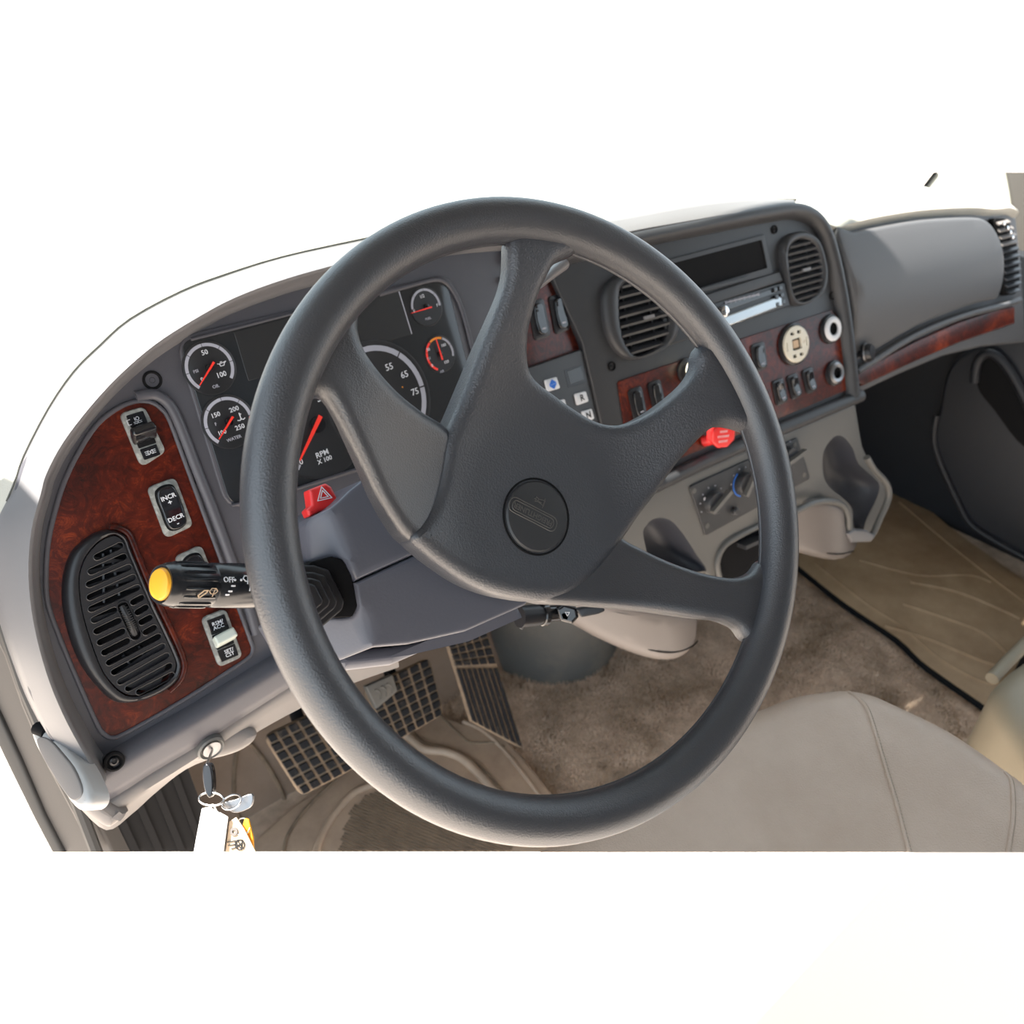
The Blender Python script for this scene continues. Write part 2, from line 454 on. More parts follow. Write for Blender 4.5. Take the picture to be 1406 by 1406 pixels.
# ================================================================== STRUCTURE OF THE CAB
def struct(name, V, Fc, m, clip=None, label=None, smooth=30):
    o = meshobj(name, V, Fc, m, clip=clip, smooth=smooth); o['kind'] = 'structure'
    if label: o['label'] = label
    return o
X_, Y_, Z_ = Vector((1, 0, 0)), Vector((0, 1, 0)), Vector((0, 0, 1))
struct('floor', *box_data((.50, .06, -.03), X_, Y_, Z_, 1.86, 1.30, .06), carpet_m, clip=['rear'], label='tan carpeted cab floor')
_rv = [Vector((x, y, z)) for z in (1.505, 1.555) for x, y in ((-.55, -.97), (1.55, -.97), (1.55, .48), (.75, .52), (.59, .66), (.15, .66), (-.05, .62), (-.55, .61))]  # unseen roof; stepped front edge shaped to steer sun onto dash, off the floor
struct('ceiling', _rv, [tuple(range(8)), tuple(range(15, 7, -1))]+[(i, (i+1) % 8, 8+(i+1) % 8, 8+i) for i in range(8)], roof_m, label='grey headliner above the seats')
struct('wall_back', *box_data((.50, -.95, .80), X_, Y_, Z_, 1.95, .04, 1.4), roof_m, label='grey rear wall of the cab')
struct('wall_front', *join(box_data((.50, .69, .27), X_, Y_, Z_, 1.86, .03, .60), box_data((-.16, .69, .62), X_, Y_, Z_, .54, .03, .12), box_data((-.405, .70, .62), X_, Y_, Z_, .13, .46, .34)), darkfire_m, label='black firewall under the dashboard, plus unseen blocks added against sun leaks')  # last two boxes are added unseen to stop sun reaching the mat
struct('wall_right', *box_data((1.445, .05, .29), X_, Y_, Z_, .04, 1.25, .66), doorp_m, label='charcoal lower wall beside the passenger floor')
# kick panel at the driver's left: black, with a few upright ribs
V, Fc = box_data((-.325, .47, .22), X_, Y_, Z_, .155, .10, .44)
ds = [(V, Fc)]
for k in range(6): ds.append(box_data((-.385+.024*k, .418, .22), X_, Y_, Z_, .008, .008, .43))
struct('wall_left', *join(*ds), matte_m, clip=['rear'], label='black ribbed kick panel beside the keys')
# windscreen
wa, wb = Vector((-.50, 1.02, .80)), Vector((1.45, 1.02, .80)); wd = Vector((0, -.37, .71))
nrm = wd.cross(X_).normalized()*.004
V = [wa, wb, wb+wd, wa+wd]; V = V+[v+nrm for v in V]
struct('window_1', V, [(0, 1, 2, 3), (4, 7, 6, 5), (0, 4, 5, 1), (1, 5, 6, 2), (2, 6, 7, 3), (3, 7, 4, 0)], glass_m, label='windscreen glass', smooth=None)
# driver's windscreen post (left of the picture) and the toe board
V, Fc = tube_data([Vector((-.62, 1.0, .80)), Vector((-.62, .62, 1.5))], .035, n=10); struct('trim_1', V, Fc, roof_m, label="grey windscreen post on the driver's side")
tb = Plane((.1, .60, .0), 0, 0)
V, Fc = puff_data(Plane((.05, .50, 0), 0, 48), [(-.44, -.03), (.30, -.03), (.30, .30), (-.44, .30)], 0, .02, .004)
struct('trim_2', V, Fc, floor_m, clip=['rear'], label='tan moulded toe board behind the pedals')

# unseen slab for the open driver's door, added to shade the lower lip
_o = Vector((-.475, .51, .88)); _d = Vector((-1, -.12, 0)).normalized()
V, Fc = puff_data(Plane(_o+_d*.40, axes=(-_d, Z_, (-_d).cross(Z_))), rrect(0, 0, .80, .80, .07, 0, 6), .02, .05, .012)
struct('door_1', V, Fc, doorp_m, label="driver's door standing open outside the picture")

# door opening strips at the left edge: post, rubber seal, sill
DW = Plane((-.372, 0, 0), axes=(Vector((0, 1, 0)), Z_, Vector((1, 0, 0))))
def strip3(name, pxs_l, pxs_r, t, m, kind_label, dth=.02, clip=['rear'], rad=.003):
    pts = pxs_l+list(reversed(pxs_r))
    pl = Plane(at(60, 1000, t), axes=(DW.u, DW.v, DW.n)) if t else DW
    V, Fc = puff_data(pl, pl.tr(pts), 0, dth, rad)
    return struct(name, V, Fc, m, clip=clip, label=kind_label)
E1 = Plane(at(60, 1000, .78), axes=((RT*.9+FW*.43).normalized(), (UP-FW*.3).normalized(), None))
# a plane facing the opening: built from two in-plane directions
def plane_dirs(o, u, n):
    n = Vector(n).normalized(); u = Vector(u); u = (u-n*u.dot(n)).normalized(); return Plane(o, axes=(u, n.cross(u), n))
SIDE = plane_dirs(at(60, 1000, .74), (0, 1, 0), (-.62, -.70, .25))
SIDE.u, SIDE.v = SIDE.v.cross(SIDE.n), SIDE.v
V, Fc = puff_data(SIDE, SIDE.tr([(-40, 770), (4, 800), (30, 900), (62, 985), (100, 1060), (135, 1130), (180, 1220), (112, 1220), (60, 1120), (28, 1046), (0, 985), (-40, 900)], 0), 0, .02, .003)
struct('trim_3', V, Fc, pillar_m, clip=['rear'], label='taupe door post strip left of the driver panel')
V, Fc = puff_data(SIDE, SIDE.tr([(-40, 905), (0, 985), (28, 1046), (60, 1120), (112, 1220), (96, 1220), (46, 1125), (14, 1060), (-10, 1010), (-40, 950)], .004), .004, .02, .003)
struct('trim_4', V, Fc, seal_m, clip=['rear'], label='black rubber door seal at the left edge')
V, Fc = tube_data([SIDE.P(*p, .012) for p in [(-20, 790), (8, 868), (32, 940), (62, 1010), (98, 1080), (140, 1190)]], .0055, n=8)
struct('trim_5', V, Fc, seal_m, clip=['rear'], label='thin black rubber seal beside the dashboard end')
V, Fc = tube_data([SIDE.P(*p, .010) for p in [(-20, 830), (14, 900), (36, 965), (72, 1050), (104, 1110), (150, 1200)]], .004, n=8)
struct('trim_6', V, Fc, pillar_m, clip=['rear'], label='taupe ridge on the door post')

# ================================================================== STEERING WHEEL
RR, TR = .2130, .0158
sw = thing('steering_wheel', WC-NW*.05, 'large charcoal steering wheel with four spokes, turned nearly upside down', 'steering wheel')
path = [WP.pt(RR*cos(2*pi*k/160), RR*sin(2*pi*k/160), 0) for k in range(160)]
tube('rim', path, TR*1.02, wheel_m, sw, closed=True, n=28, nrm=NW, flat=1.0)
path = [WP.pt((RR-TR*.86)*cos(2*pi*k/160), (RR-TR*.86)*sin(2*pi*k/160), -.0065) for k in range(160)]
tube('inner_ridge', path, .0022, wheel_m, sw, closed=True, n=10)
def zhub(u, v):
    r = sqrt(u*u+v*v); return -.046+.050*sst((r-.055)/(.205-.055))+.0012*sst((r-.03)/.03)
def trw(pts, off=0):
    out = []
    for x, y in pts:
        w = -.02
        for _ in range(8):
            u, v = WP.uv(x, y, w); w = zhub(u, v)+off
        out.append((u, v))
    return out
def thub(u, v):
    r = sqrt(u*u+v*v); return .028-.0145*sst((r-.10)/(.198-.10))
def rhub(u, v):
    r = sqrt(u*u+v*v); return .0122-.0030*sst((r-.10)/(.19-.10))
padpx = [(705, 322), (703, 345), (703, 365), (698, 392), (686, 425), (668, 470), (652, 512), (636, 552), (622, 584), (614, 606), (608, 640), (600, 675), (588, 705), (570, 735),
    (588, 757), (615, 778), (645, 798), (680, 813), (715, 821), (752, 825), (785, 818), (812, 800), (836, 775), (862, 742),
    (881, 714), (909, 677), (937, 636), (960, 609), (977, 592), (992, 583), (1006, 581), (1020, 584), (1050, 592), (1058, 570), (1035, 510), (1000, 455),
    (972, 470), (964, 485), (963, 498), (957, 515), (937, 537), (903, 563), (869, 578), (846, 580), (824, 574), (795, 557), (767, 537), (741, 516), (732, 494), (732, 455), (738, 427), (747, 398), (756, 378), (767, 358), (780, 350), (800, 340), (795, 318), (760, 304), (725, 306)]
puff('hub_pad', WP, cr(trw(padpx), 3), 0, lambda u, v: thub(u, v)+.002, rhub, pad_m, sw, zf=zhub, grid=.009, rings=6, smooth=60)
z2 = lambda u, v: zhub(u, v)-.0045
spD = [(510, 385), (500, 415), (497, 445), (503, 470), (514, 490), (535, 517), (559, 541), (587, 563), (622, 588), (640, 640), (620, 700), (600, 752), (567, 740), (545, 714), (523, 678), (507, 645), (484, 600), (466, 566), (452, 545), (441, 540), (428, 548), (405, 565), (392, 555), (405, 500), (440, 440), (480, 395)]
spC = [(845, 735), (869, 743), (909, 763), (946, 778), (980, 788), (1011, 793), (1031, 791), (1044, 783), (1054, 770), (1075, 772), (1070, 830), (1050, 878), (1032, 880), (1020, 864), (1008, 857), (994, 852), (966, 849), (909, 840), (852, 834), (795, 830), (750, 826), (730, 800), (790, 760)]
puff('spoke', WP, cr(trw(spD, -.0045), 3), 0, thub, .0105, wheel_m, sw, zf=z2, grid=.009, rings=6, smooth=60)
puff('spoke', WP, cr(trw(spC, -.0045), 3), 0, thub, .009, wheel_m, sw, zf=z2, grid=.009, rings=6, smooth=60)
hub0 = WP.pt(0, 0, -.0462)
bt = lathe('horn_button', hub0, NW, [(.0282, -.012), (.0282, -.0012), (.0276, .0012), (.0262, .0024), (.0235, .0026), (.012, .0030), (0, .0032)], button_m, sw, n=56, ref=X_)
lathe('button_gap', hub0, NW, [(.0302, -.010), (.0302, .0002), (.0296, .0009), (.0286, .0006), (.0286, -.010)], matte_m, sw, n=56, ref=X_)
wf = -.0462+.0029
f0 = Vector(WP.uv(757, 719, wf)); f1 = Vector(WP.uv(707, 693, wf)); fd = f1-f0; fm = (f0+f1)/2; rot = atan2(fd.y, fd.x)
text('emblem_lettering', 'FREIGHTLINER', WP, fm.x, fm.y, .0061, wf, emboss_m, bt, rot=rot, ext=.0003, sx=.92, bold=.012)
for hw, hh in ((.0192, .0040), (.0222, .0058)):
    p = rrect(0, 0, hw*2, hh*2, hh*.98, k=8); c, s = cos(rot), sin(rot)
    P3 = [WP.pt(fm.x+a*c-b*s, fm.y+a*s+b*c, wf) for a, b in p]
    tube('emblem_frame', P3, .00045, emboss_m, bt, closed=True, n=6)
hc = WP.uv(741, 688, wf)
icon('horn_symbol', WP, hc[0], hc[1], .0042, [[(-1, .55), (.3, .25), (.3, -.25), (-1, -.55), (-1, .55)], [(.3, .25), (.9, .45), (.9, -.45), (.3, -.25)], [(-.4, .2), (1.2, 0)], [(-.9, .9), (-.9, -.9)]], wf, emboss_m, bt, lw=.14, rot=rot)

# ================================================================== STEERING COLUMN
SW_ = -.088
scx = thing('steering_column', WC-NW*.2, 'grey plastic steering column shroud behind the wheel', 'steering column')
fr = [(463, 702), (480, 676), (513, 652), (560, 636), (640, 628), (720, 660), (742, 740), (745, 815), (722, 829), (680, 850), (640, 868), (600, 878), (560, 884), (511, 889), (500, 850), (488, 800), (468, 760)]
up_px = [(462, 700), (475, 680), (513, 652), (560, 634), (640, 626), (720, 650), (742, 715), (578, 757), (487, 799), (474, 770), (466, 758)]
lo_px = [(488, 800.5), (742, 717), (765, 770), (722, 831), (640, 867), (560, 885), (513, 889)]
ucr = WP.uv(464, 730, SW_)[0]
def zup(u, v): return -1.25*max(0, ucr-u)
us = puff('upper_shroud', WP, rp(WP.trz([(419, 722), (428, 710), (454, 697), (466, 687), (480, 673), (499, 658), (513, 652), (560, 634), (640, 626), (720, 650), (742, 716), (578, 757.6), (487, 799), (474, 772), (455, 765), (424, 773)], SW_, zup), [.004]*9+[0, 0, 0, 0, .004, .004, .004][0:7]), SW_, .115, .0028, shroud_m, scx, zf=zup, grid=.006, smooth=50)
_a, _b = WP.uv(487, 799, SW_), WP.uv(512, 889, SW_)
def zlo(u, v): return -1.25*max(0, _a[0]+(_b[0]-_a[0])*(v-_a[1])/(_b[1]-_a[1])-u)
ls = puff('lower_shroud', WP, rp(WP.trz([(488, 800.3), (578, 758.8), (742, 717.4), (765, 770), (722, 831), (640, 867), (560, 885), (513, 889), (468, 907), (425, 900), (400, 860), (436, 848), (471, 848), (485, 846), (491, 831)], SW_, zlo), [0, 0, 0, .004, .006, .01, .01, .006, .004, .004, .004, .004, .004, .004, .002]), SW_, .115, .0028, shroud_m, scx, zf=zlo, grid=.006, smooth=50)
# chamfered underside going down to the knee panel
q = [(440, 898), (500, 893), (560, 886), (640, 868), (722, 832), (700, 850), (640, 872), (605, 886), (540, 914), (473, 922)]
puff('lower_skirt', WP, rp(WP.tr(q, SW_-.05), .003), SW_-.05, .10, .008, shroud_m, scx)
puff('tilt_collar', WP, circ(0, 0, .045, 32), -.055, .05, .004, black_m, scx)
# stalk socket with stepped rubber gaiter
sk = [(424, 772), (455, 764), (470, 768), (482, 790), (492, 830), (484, 847), (430, 850)]
bo = puff('stalk_socket', WP, rp(WP.tr(sk, SW_-.004), .003), SW_-.004, .05, .001, matte_m, scx)
for k, (a, dx) in enumerate(((1.0, 0), (.80, -2), (.62, -5), (.46, -8))):
    g = [(380, 852), (398, 776), (432, 776), (452, 782), (474, 826), (470, 838), (430, 872), (400, 880)]
    cx, cy = 428+dx, 822
    gp = [((x-cx)*a+cx, (y-cy)*a+cy) for x, y in g]
    puff('gaiter_step', WP, rp(WP.tr(gp, SW_+.002+k*.006), .004), SW_+.002+k*.006, .012, .002, black_m, bo)

# hazard switch
HZ = thing('hazard_switch', at(445, 690, .69), 'red hazard warning switch with a white triangle on top of the column', 'switch')
w = SW_-.022
puff('switch_body', WP, rp(WP.tr([(424, 672), (448, 663), (456, 668), (466, 688), (462, 697), (440, 702), (425, 710), (421, 700), (427, 694)], w), .0015), w, .014, .003, redp_m, HZ)
c = WP.uv(444, 679, w)
c2 = WP.uv(454, 675, w)
icon('warning_triangle', WP, c[0], c[1], .0062, [[(-.9, -.6), (.9, -.6), (0, .95), (-.9, -.6)], [(-.5, -.37), (.5, -.37), (0, .5), (-.5, -.37)]], w+.0003, white_m, HZ, lw=.10, rot=atan2(c2[1]-c[1], c2[0]-c[0])-.15)

# ================================================================== STALK
S0, S1 = at(221, 802, .535), at(425, 806, .648)
sd = (S1-S0).normalized()
st = thing('turn_signal_stalk', S1, 'black wiper and indicator stalk with a yellow end button, left of the wheel', 'stalk')
L = (S1-S0).length
fl = []
for i in range(48):
    fl.append(0)
lathe('stalk_barrel', S0, sd, [(.0138, .004), (.0150, .007), (.0156, .034), (.0150, .036), (.0150, .0375), (.0160, .039), (.0168, L*.55), (.016, L*.62), (.009, L*.7), (.0085, L)], stalk_m, st, n=40)
lathe('end_ring', S0, sd, [(.0112, .000), (.0130, -.0005), (.0148, .004), (.0150, .010)], stalk_m, st, n=40)
lathe('end_button', S0, sd, [(0, -.0035), (.006, -.0032), (.0100, -.002), (.0116, .001), (.0116, .006)], yellow_m, st, n=40)
px_ = sd.orthogonal().normalized(); py_ = sd.cross(px_)
for i in range(16):
    a = 2*pi*i/16; d = px_*cos(a)+py_*sin(a); e = px_*-sin(a)+py_*cos(a)
    o_ = tube('flute', [S0+d*.0146+sd*.009, S0+d*.0153+sd*.012, S0+d*.0157+sd*.030, S0+d*.0153+sd*.033], .0011, stalk_m, st, n=6)
sn = (CAM-(S0+S1)/2); sn = (sn-sd*sn.dot(sd)).normalized()
def stuv(px, py):
    pl = Plane(S0, axes=(sd, sn.cross(sd), sn)); u, v = pl.uv(px, py, .016); return pl, u, v
def on_stalk(f, px, py, *a, **k):
    pl, u, v = stuv(px, py)
    an = math.asin(max(-.95, min(.95, v/.0172))); n2 = sn*cos(an)+pl.v*sin(an)
    p2 = Plane(S0, axes=(sd, n2.cross(sd), n2))
    return p2, u
for s_, x, y, sz, m_ in (('OFF', 314, 796, .0054, white_m), ('FLASH', 352, 809, .0050, white_m)):
    p2, u = on_stalk(None, x, y); text('stalk_legend', s_, p2, u, 0, sz, .0169, m_, st, bold=.01)
for x, y in ((322.5, 796), (331, 796)):
    p2, u = on_stalk(None, x, y); V, Fc = puff_data(p2, circ(u, 0, .0009, 12), .0170, .0005, .0001, rings=1); meshobj('stalk_mark', V, Fc, white_m, st)
for x, y in ((319.5, 804.5), (316, 812), (313, 817)):
    p2, u = on_stalk(None, x, y); V, Fc = puff_data(p2, rrect(u, 0, .0034, .0012, .0003), .0170, .0005, .0001, rings=1); meshobj('stalk_mark', V, Fc, white_m, st)
WIPER = [[(-.8, .1), (-.4, .6), (.4, .6), (.8, .1), (.35, -.35), (-.35, -.35), (-.8, .1)], [(0, -.8), (.25, .5)]]
p2, u = on_stalk(None, 339, 795); icon('wiper_symbol', p2, u, 0, .0042, WIPER, .0166, white_m, st, lw=.16)
p2, u = on_stalk(None, 293, 813); icon('wiper_symbol', p2, u, 0, .0042, WIPER, .0164, kraft_m, st, lw=.10)
p2, u = on_stalk(None, 279, 815); icon('lever_symbol', p2, u, 0, .0040, [[(-.8, -.4), (.2, .5), (.9, .5), (.7, .1), (-.5, -.8), (-.8, -.4)]], .0163, kraft_m, st, lw=.2)

# ================================================================== DRIVER-SIDE DASH
# ---- cream top pad: a loft from the seam along the lip forward to the windscreen
seam = [(-8, 730), (19, 670), (33, 629), (67, 563), (102, 512), (138, 476), (179, 440), (249, 402), (309, 379), (388, 354.5), (488, 332), (560, 318), (640, 306)]
seam3 = [IP.P(x, y, -.006) for x, y in cr(seam, 3, closed=False)]
seam_c = [(700, 322), (780, 310), (860, 298), (925, 286), (988, 277), (1050, 273), (1095, 273)]
seam3c = [CP.P(x, y, -.004) for x, y in cr(seam_c, 3, closed=False)]
allseam = seam3+seam3c[3:]
rows = [allseam]
rows.append([p+Vector((0, .012, .009)) for p in allseam])
rows.append([p+Vector((0, .06, .012+.0*p.z)) for p in allseam])
rows.append([Vector((p.x, p.y+.20, p.z*.75+.86*.25-.005)) for p in allseam])
rows.append([Vector((p.x, .93, p.z*.4+.80*.6)) for p in allseam])
rows.append([Vector((p.x, .93, .55)) for p in allseam])
rows.append([p+Vector((0, .03, -.06)) for p in allseam])
def loft(rows, closed=False):
    n = len(rows[0]); V = [p for r in rows for p in r]; Fc = []
    R_ = len(rows)
    for i in range(R_ if closed else R_-1):
        for k in range(n-1): Fc.append((i*n+k, i*n+k+1, ((i+1) % R_)*n+k+1, ((i+1) % R_)*n+k))
    if closed: Fc += [tuple(i*n for i in range(R_)), tuple(i*n+n-1 for i in reversed(range(R_)))]
    return V, Fc
dash = thing('dashboard', (.3, .5, .6), 'cream vinyl dashboard top running along the windscreen', 'dashboard')
V, Fc = loft(rows, closed=True)
meshobj('top_pad', V, Fc, padtop_m, dash, smooth=60)
tube('seam_groove', [p+Vector((0, .001, .0012)) for p in seam3[2:]], .0007, groove_m, dash, n=6)
# passenger half of the top pad
PP = Plane(CP.P(1172, 440, -.015), -8, 20)
gt = [(1090, 296), (1118, 305), (1146, 318), (1165, 314), (1200, 305), (1262, 295), (1328, 291), (1362, 293), (1384, 291), (1396, 296)]
gt3 = [PP.P(x, y, 0) for x, y in cr(gt, 3, closed=False)]
rows = [gt3, [p+Vector((-.002, -.002, .008)) for p in gt3], [p+Vector((-.004, .012, .016)) for p in gt3], [p+Vector((-.004, .05, .020)) for p in gt3], [p+Vector((0, .14, .012)) for p in gt3],
        [Vector((p.x-.35*(gt3[-1].x-p.x)+.30*(p.x-gt3[0].x)/(gt3[-1].x-gt3[0].x), .93, .70)) for p in gt3], [Vector((p.x-.35*(gt3[-1].x-p.x)+.30*(p.x-gt3[0].x)/(gt3[-1].x-gt3[0].x), .93, .50)) for p in gt3], [p+Vector((0, .03, -.06)) for p in gt3]]
0 and print('gt3', [tuple(round(c, 3) for c in p) for p in gt3[::6]])
V, Fc = loft(rows, closed=True)
meshobj('top_pad', V, Fc, padtop_m, dash, smooth=60)

# ---- driver panel: lip, face, wood, vent, switches
dp = thing('dash_fascia', IP.P(150, 1080, 0), 'grey dashboard panel with dark red burl trim left of the wheel', 'dash panel')
face = [(100, 1080), (40, 950), (10, 830), (8, 720), (30, 640), (75, 560), (120, 505), (180, 458), (260, 420), (380, 376), (500, 350), (640, 330), (720, 322), (760, 330), (790, 400), (812, 480), (830, 590), (850, 690),
        (780, 730), (640, 770), (500, 860), (400, 914), (250, 1000), (140, 1068)]
facei = IP.tr(face, 0)
lensq = [(252, 479), (610, 388), (655, 585), (318, 689)]
puff('panel_face', IP, facei, 0, .05, .004, bezel_m, dp)
# recessed bowl walls: lip ring running round the outside, high over the gauges
lip_o = [(134, 1094), (94, 1054), (57, 993), (28, 922), (2, 837), (-8, 765), (-3, 715), (19, 670), (33, 629), (67, 563), (102, 512), (138, 476), (179, 440), (249, 402), (309, 379), (388, 354), (488, 332), (560, 318), (640, 306), (730, 300)]
lip_i = [(142, 1076), (116, 1036), (86, 980), (63, 922), (46, 855), (39, 790), (43, 728), (56, 678), (64, 650), (87, 607), (125, 557), (166, 513), (213, 473), (266, 439), (322, 409), (392, 383), (475, 360), (550, 343), (640, 327), (730, 321)]
def lip_loft(pl, po, pi_, w0=-.006, w1=.030, flip=1, deep=.022):
    A, B = cr(po, 4, closed=False), cr(pi_, 4, closed=False); rows = [[], []]
    for a in A: rows[0].append(pl.P(a[0], a[1], w0)-pl.n*.05); rows[1].append(pl.P(a[0], a[1], w0))
    for k in range(1, 7):
        t = k/6; rows.append([pl.P(a[0]*(1-t)+b[0]*t, a[1]*(1-t)+b[1]*t, w0+(w1-w0)*(t*.75+.25*sin(t*pi/2))) for a, b in zip(A, B)])
    last = rows[-1]; N = len(last)
    for ins, h in ((.002, w1-.001), (.0035, w1-.004), (.006, w1*.5), (.010, .003), (.013, -.001), (.013, -.05)):
        r = []
        for i in range(N):
            t = (last[min(i+1, N-1)]-last[max(i-1, 0)]).normalized(); s_ = t.cross(pl.n).normalized()*flip
            r.append(last[i]+s_*ins+pl.n*(h-w1))
        rows.append(r)
    return loft(rows, closed=True)
V, Fc = lip_loft(IP, lip_o, lip_i)
meshobj('hood_lip', V, Fc, lip_m, dp, smooth=60)
def ribbon(path, pl, prof, inward):
    """prof = (across, height) relative to the path; across positive = towards the inside"""
    V = []; Fc = []; N = len(path); M = len(prof)
    for i, p in enumerate(path):
        t = (path[min(i+1, N-1)]-path[max(i-1, 0)]).normalized()
        s = pl.n.cross(t).normalized()*inward
        for a, h in prof: V.append(p+s*a+pl.n*h)
    for i in range(N-1):
        for k in range(M):
            l = (k+1) % M; Fc.append((i*M+k, i*M+l, (i+1)*M+l, (i+1)*M+k))
    Fc += [tuple(range(M)), tuple(reversed(range((N-1)*M, N*M)))]
    return V, Fc
# bottom roll below the wood
br = [(128, 1074), (160, 1055), (200, 1030), (270, 990), (340, 946), (415, 900), (500, 850)]
br3 = [IP.P(x, y, .0) for x, y in cr(br, 3, closed=False)]
prof = [(-.022, -.05), (-.0225, .0), (-.012, .0065), (0, .0135), (.006, .0155), (.012, .0135), (.016, .006), (.018, -.004), (.019, -.05)]
V, Fc = ribbon(br3, IP, prof, 1)
meshobj('bottom_roll', V, Fc, bezel_m, dp, smooth=60)
woodpx = [(63, 798), (66, 745), (77, 696), (90, 657), (110, 617), (133, 583), (159, 562), (184, 551.5), (205, 551.5), (220, 560), (233, 578), (256, 640), (282, 711), (302, 765), (324, 825), (343, 877), (347, 891), (341, 903), (313, 922), (273, 948), (220, 980), (171, 1007), (154, 1013), (143, 1008), (134, 996), (114, 952), (94, 905), (76, 860), (66, 830)]
wd_ = puff('wood_trim', IP, cr(IP.tr(woodpx, .0015), 2), .0015, .004, .0012, wood_m, dp)
tube('trim_edge', [IP.P(x, y, .0012) for x, y in cr(woodpx, 3)], .0022, bezel_m, dp, closed=True, n=8)
# raised ridge between wood and gauges
rg = [(186, 545), (200, 542), (215, 543), (232, 556), (247, 585), (268, 640), (292, 700), (316, 765), (340, 830), (352, 870)]
tube('ridge', [IP.P(x, y, .001) for x, y in cr(rg, 4, closed=False)], .0050, bezel_m, dp, n=12)
# screws
def screw(px, py, pl, par, w=.0, r=.0062):
    u, v = pl.uv(px, py, w)
    o_ = lathe('screw', pl.pt(u, v, w), pl.n, [(r*1.35, -.004), (r*1.35, .0006), (r*1.1, .0012), (r*.95, .0002), (r*.85, -.002), (.0, -.0022)], matte_m, par, n=24)
    lathe('screw_head', pl.pt(u, v, w-.0016), pl.n, [(r*.62, -.001), (r*.6, .0012), (r*.35, .0018), (r*.25, .0006), (0, .0005)], black_m, o_, n=12)
screw(209, 522, IP, dp); screw(157, 1046, IP, dp, w=.0165)

# ---- air vent of the driver panel
vt = thing('air_vent', IP.P(170, 950, 0), 'black oval air vent in the red burl trim', 'air vent')
vo = [(162, 730), (173, 738), (180, 756), (195, 792), (209, 824), (228, 863), (245.7, 902), (248, 918), (241, 935), (226, 947.5), (205, 958), (180, 964.5), (156, 962.5), (135, 945), (111, 913), (94, 871), (85.6, 828), (86.7, 792), (96, 762), (111, 745), (130, 732), (148, 727)]
vi = [(160, 734), (170, 742), (176, 758), (191, 794), (205, 827), (224, 866), (241, 904), (243, 918), (237, 931), (223, 942), (203, 952), (186, 957), (170, 954), (154, 941), (139, 920), (124, 881), (112, 839), (108, 807), (109, 785), (118, 762), (135, 743), (150, 735)]
vow = IP.tr(vo, .004); viw = IP.tr(vi, .010)
V, Fc = [], []
A = cr(vow, 3); B = cr(viw, 3); n = len(A)
ringsv = [[IP.pt(u, v, -.004) for u, v in A], [IP.pt(u, v, .004) for u, v in A],
          [IP.pt(a[0]*.8+b[0]*.2, a[1]*.8+b[1]*.2, .0085) for a, b in zip(A, B)], [IP.pt(a[0]*.35+b[0]*.65, a[1]*.35+b[1]*.65, .0108) for a, b in zip(A, B)],
          [IP.pt(b[0], b[1], .010) for b in B], [IP.pt(b[0], b[1], .004) for b in B]]
for r_ in ringsv: V += r_
for i in range(len(ringsv)-1):
    for k in range(n): Fc.append((i*n+k, i*n+(k+1) % n, (i+1)*n+(k+1) % n, (i+1)*n+k))
meshobj('vent_frame', V, Fc, black_m, vt, smooth=60)
tube('collar', [IP.P(x, y, .003) for x, y in cr([(150, 724), (163, 726), (175, 733), (183, 750), (199, 790), (213, 822), (232, 861), (249, 900), (252, 918), (246, 935), (232, 949)], 3, closed=False)], .0034, wood_m, vt, n=10)
S = 4.686
def vz(x, y): return (60+x/S, 700+y/S)
slots = [((340, 300), (485, 228)), ((302, 393), (508, 300)), ((290, 475), (540, 368)), ((295, 558), (568, 432)), ((305, 633), (595, 498)),
         ((322, 703), (447, 643)), ((572, 590), (622, 562)), ((338, 776), (474, 710)), ((600, 655), (650, 625)), ((360, 847), (500, 778)), ((625, 718), (676, 690)),
         ((388, 912), (530, 840)), ((652, 783), (702, 755)), ((418, 977), (730, 812)), ((450, 1038), (756, 875)), ((490, 1100), (782, 935)), ((540, 1143), (802, 1000)), ((610, 1165), (815, 1060))]
holes = []
for a, b in slots:
    a = Vector(IP.uv(*vz(*a), .007)); b = Vector(IP.uv(*vz(*b), .007)); d = (b-a).normalized(); nn = Vector((-d.y, d.x)); r_ = .0030
    h = [tuple(b+(d*cos(t)+nn*sin(t))*r_) for t in [-pi/2+pi*i/6 for i in range(7)]]+[tuple(a-(d*cos(t)+nn*sin(t))*r_) for t in [-pi/2+pi*i/6 for i in range(7)]]
    holes.append(h)
kc = Vector(IP.uv(*vz(545, 720), .007)); ka = Vector(IP.uv(*vz(505, 620), .007)); kb = Vector(IP.uv(*vz(585, 800), .007)); d = (kb-ka).normalized(); nn = Vector((-d.y, d.x))
kh = [tuple(kb+(d*cos(t)+nn*sin(t))*.0048) for t in [-pi/2+pi*i/8 for i in range(9)]]+[tuple(ka-(d*cos(t)+nn*sin(t))*.0048) for t in [-pi/2+pi*i/8 for i in range(9)]]
gr = puff('grille', IP, [(a[0]*.98+b[0]*.0+.02*IP.uv(175, 850, .007)[0], a[1]*.98+.02*IP.uv(175, 850, .007)[1]) for a, b in zip(B, B)], .0095, .0028, .0004, black_m, vt, holes=holes+[kh], rings=1)
puff('duct', IP, [(a[0]*.97+.03*IP.uv(175, 850, .007)[0], a[1]*.97+.03*IP.uv(175, 850, .007)[1]) for a in B], -.004+.0062, .004, .0002, matte_m, vt, rings=1)
for h in holes:
    tube('slot_rim', [IP.pt(x, y, .0096) for x, y in h], .00045, black_m, vt, closed=True, n=5)
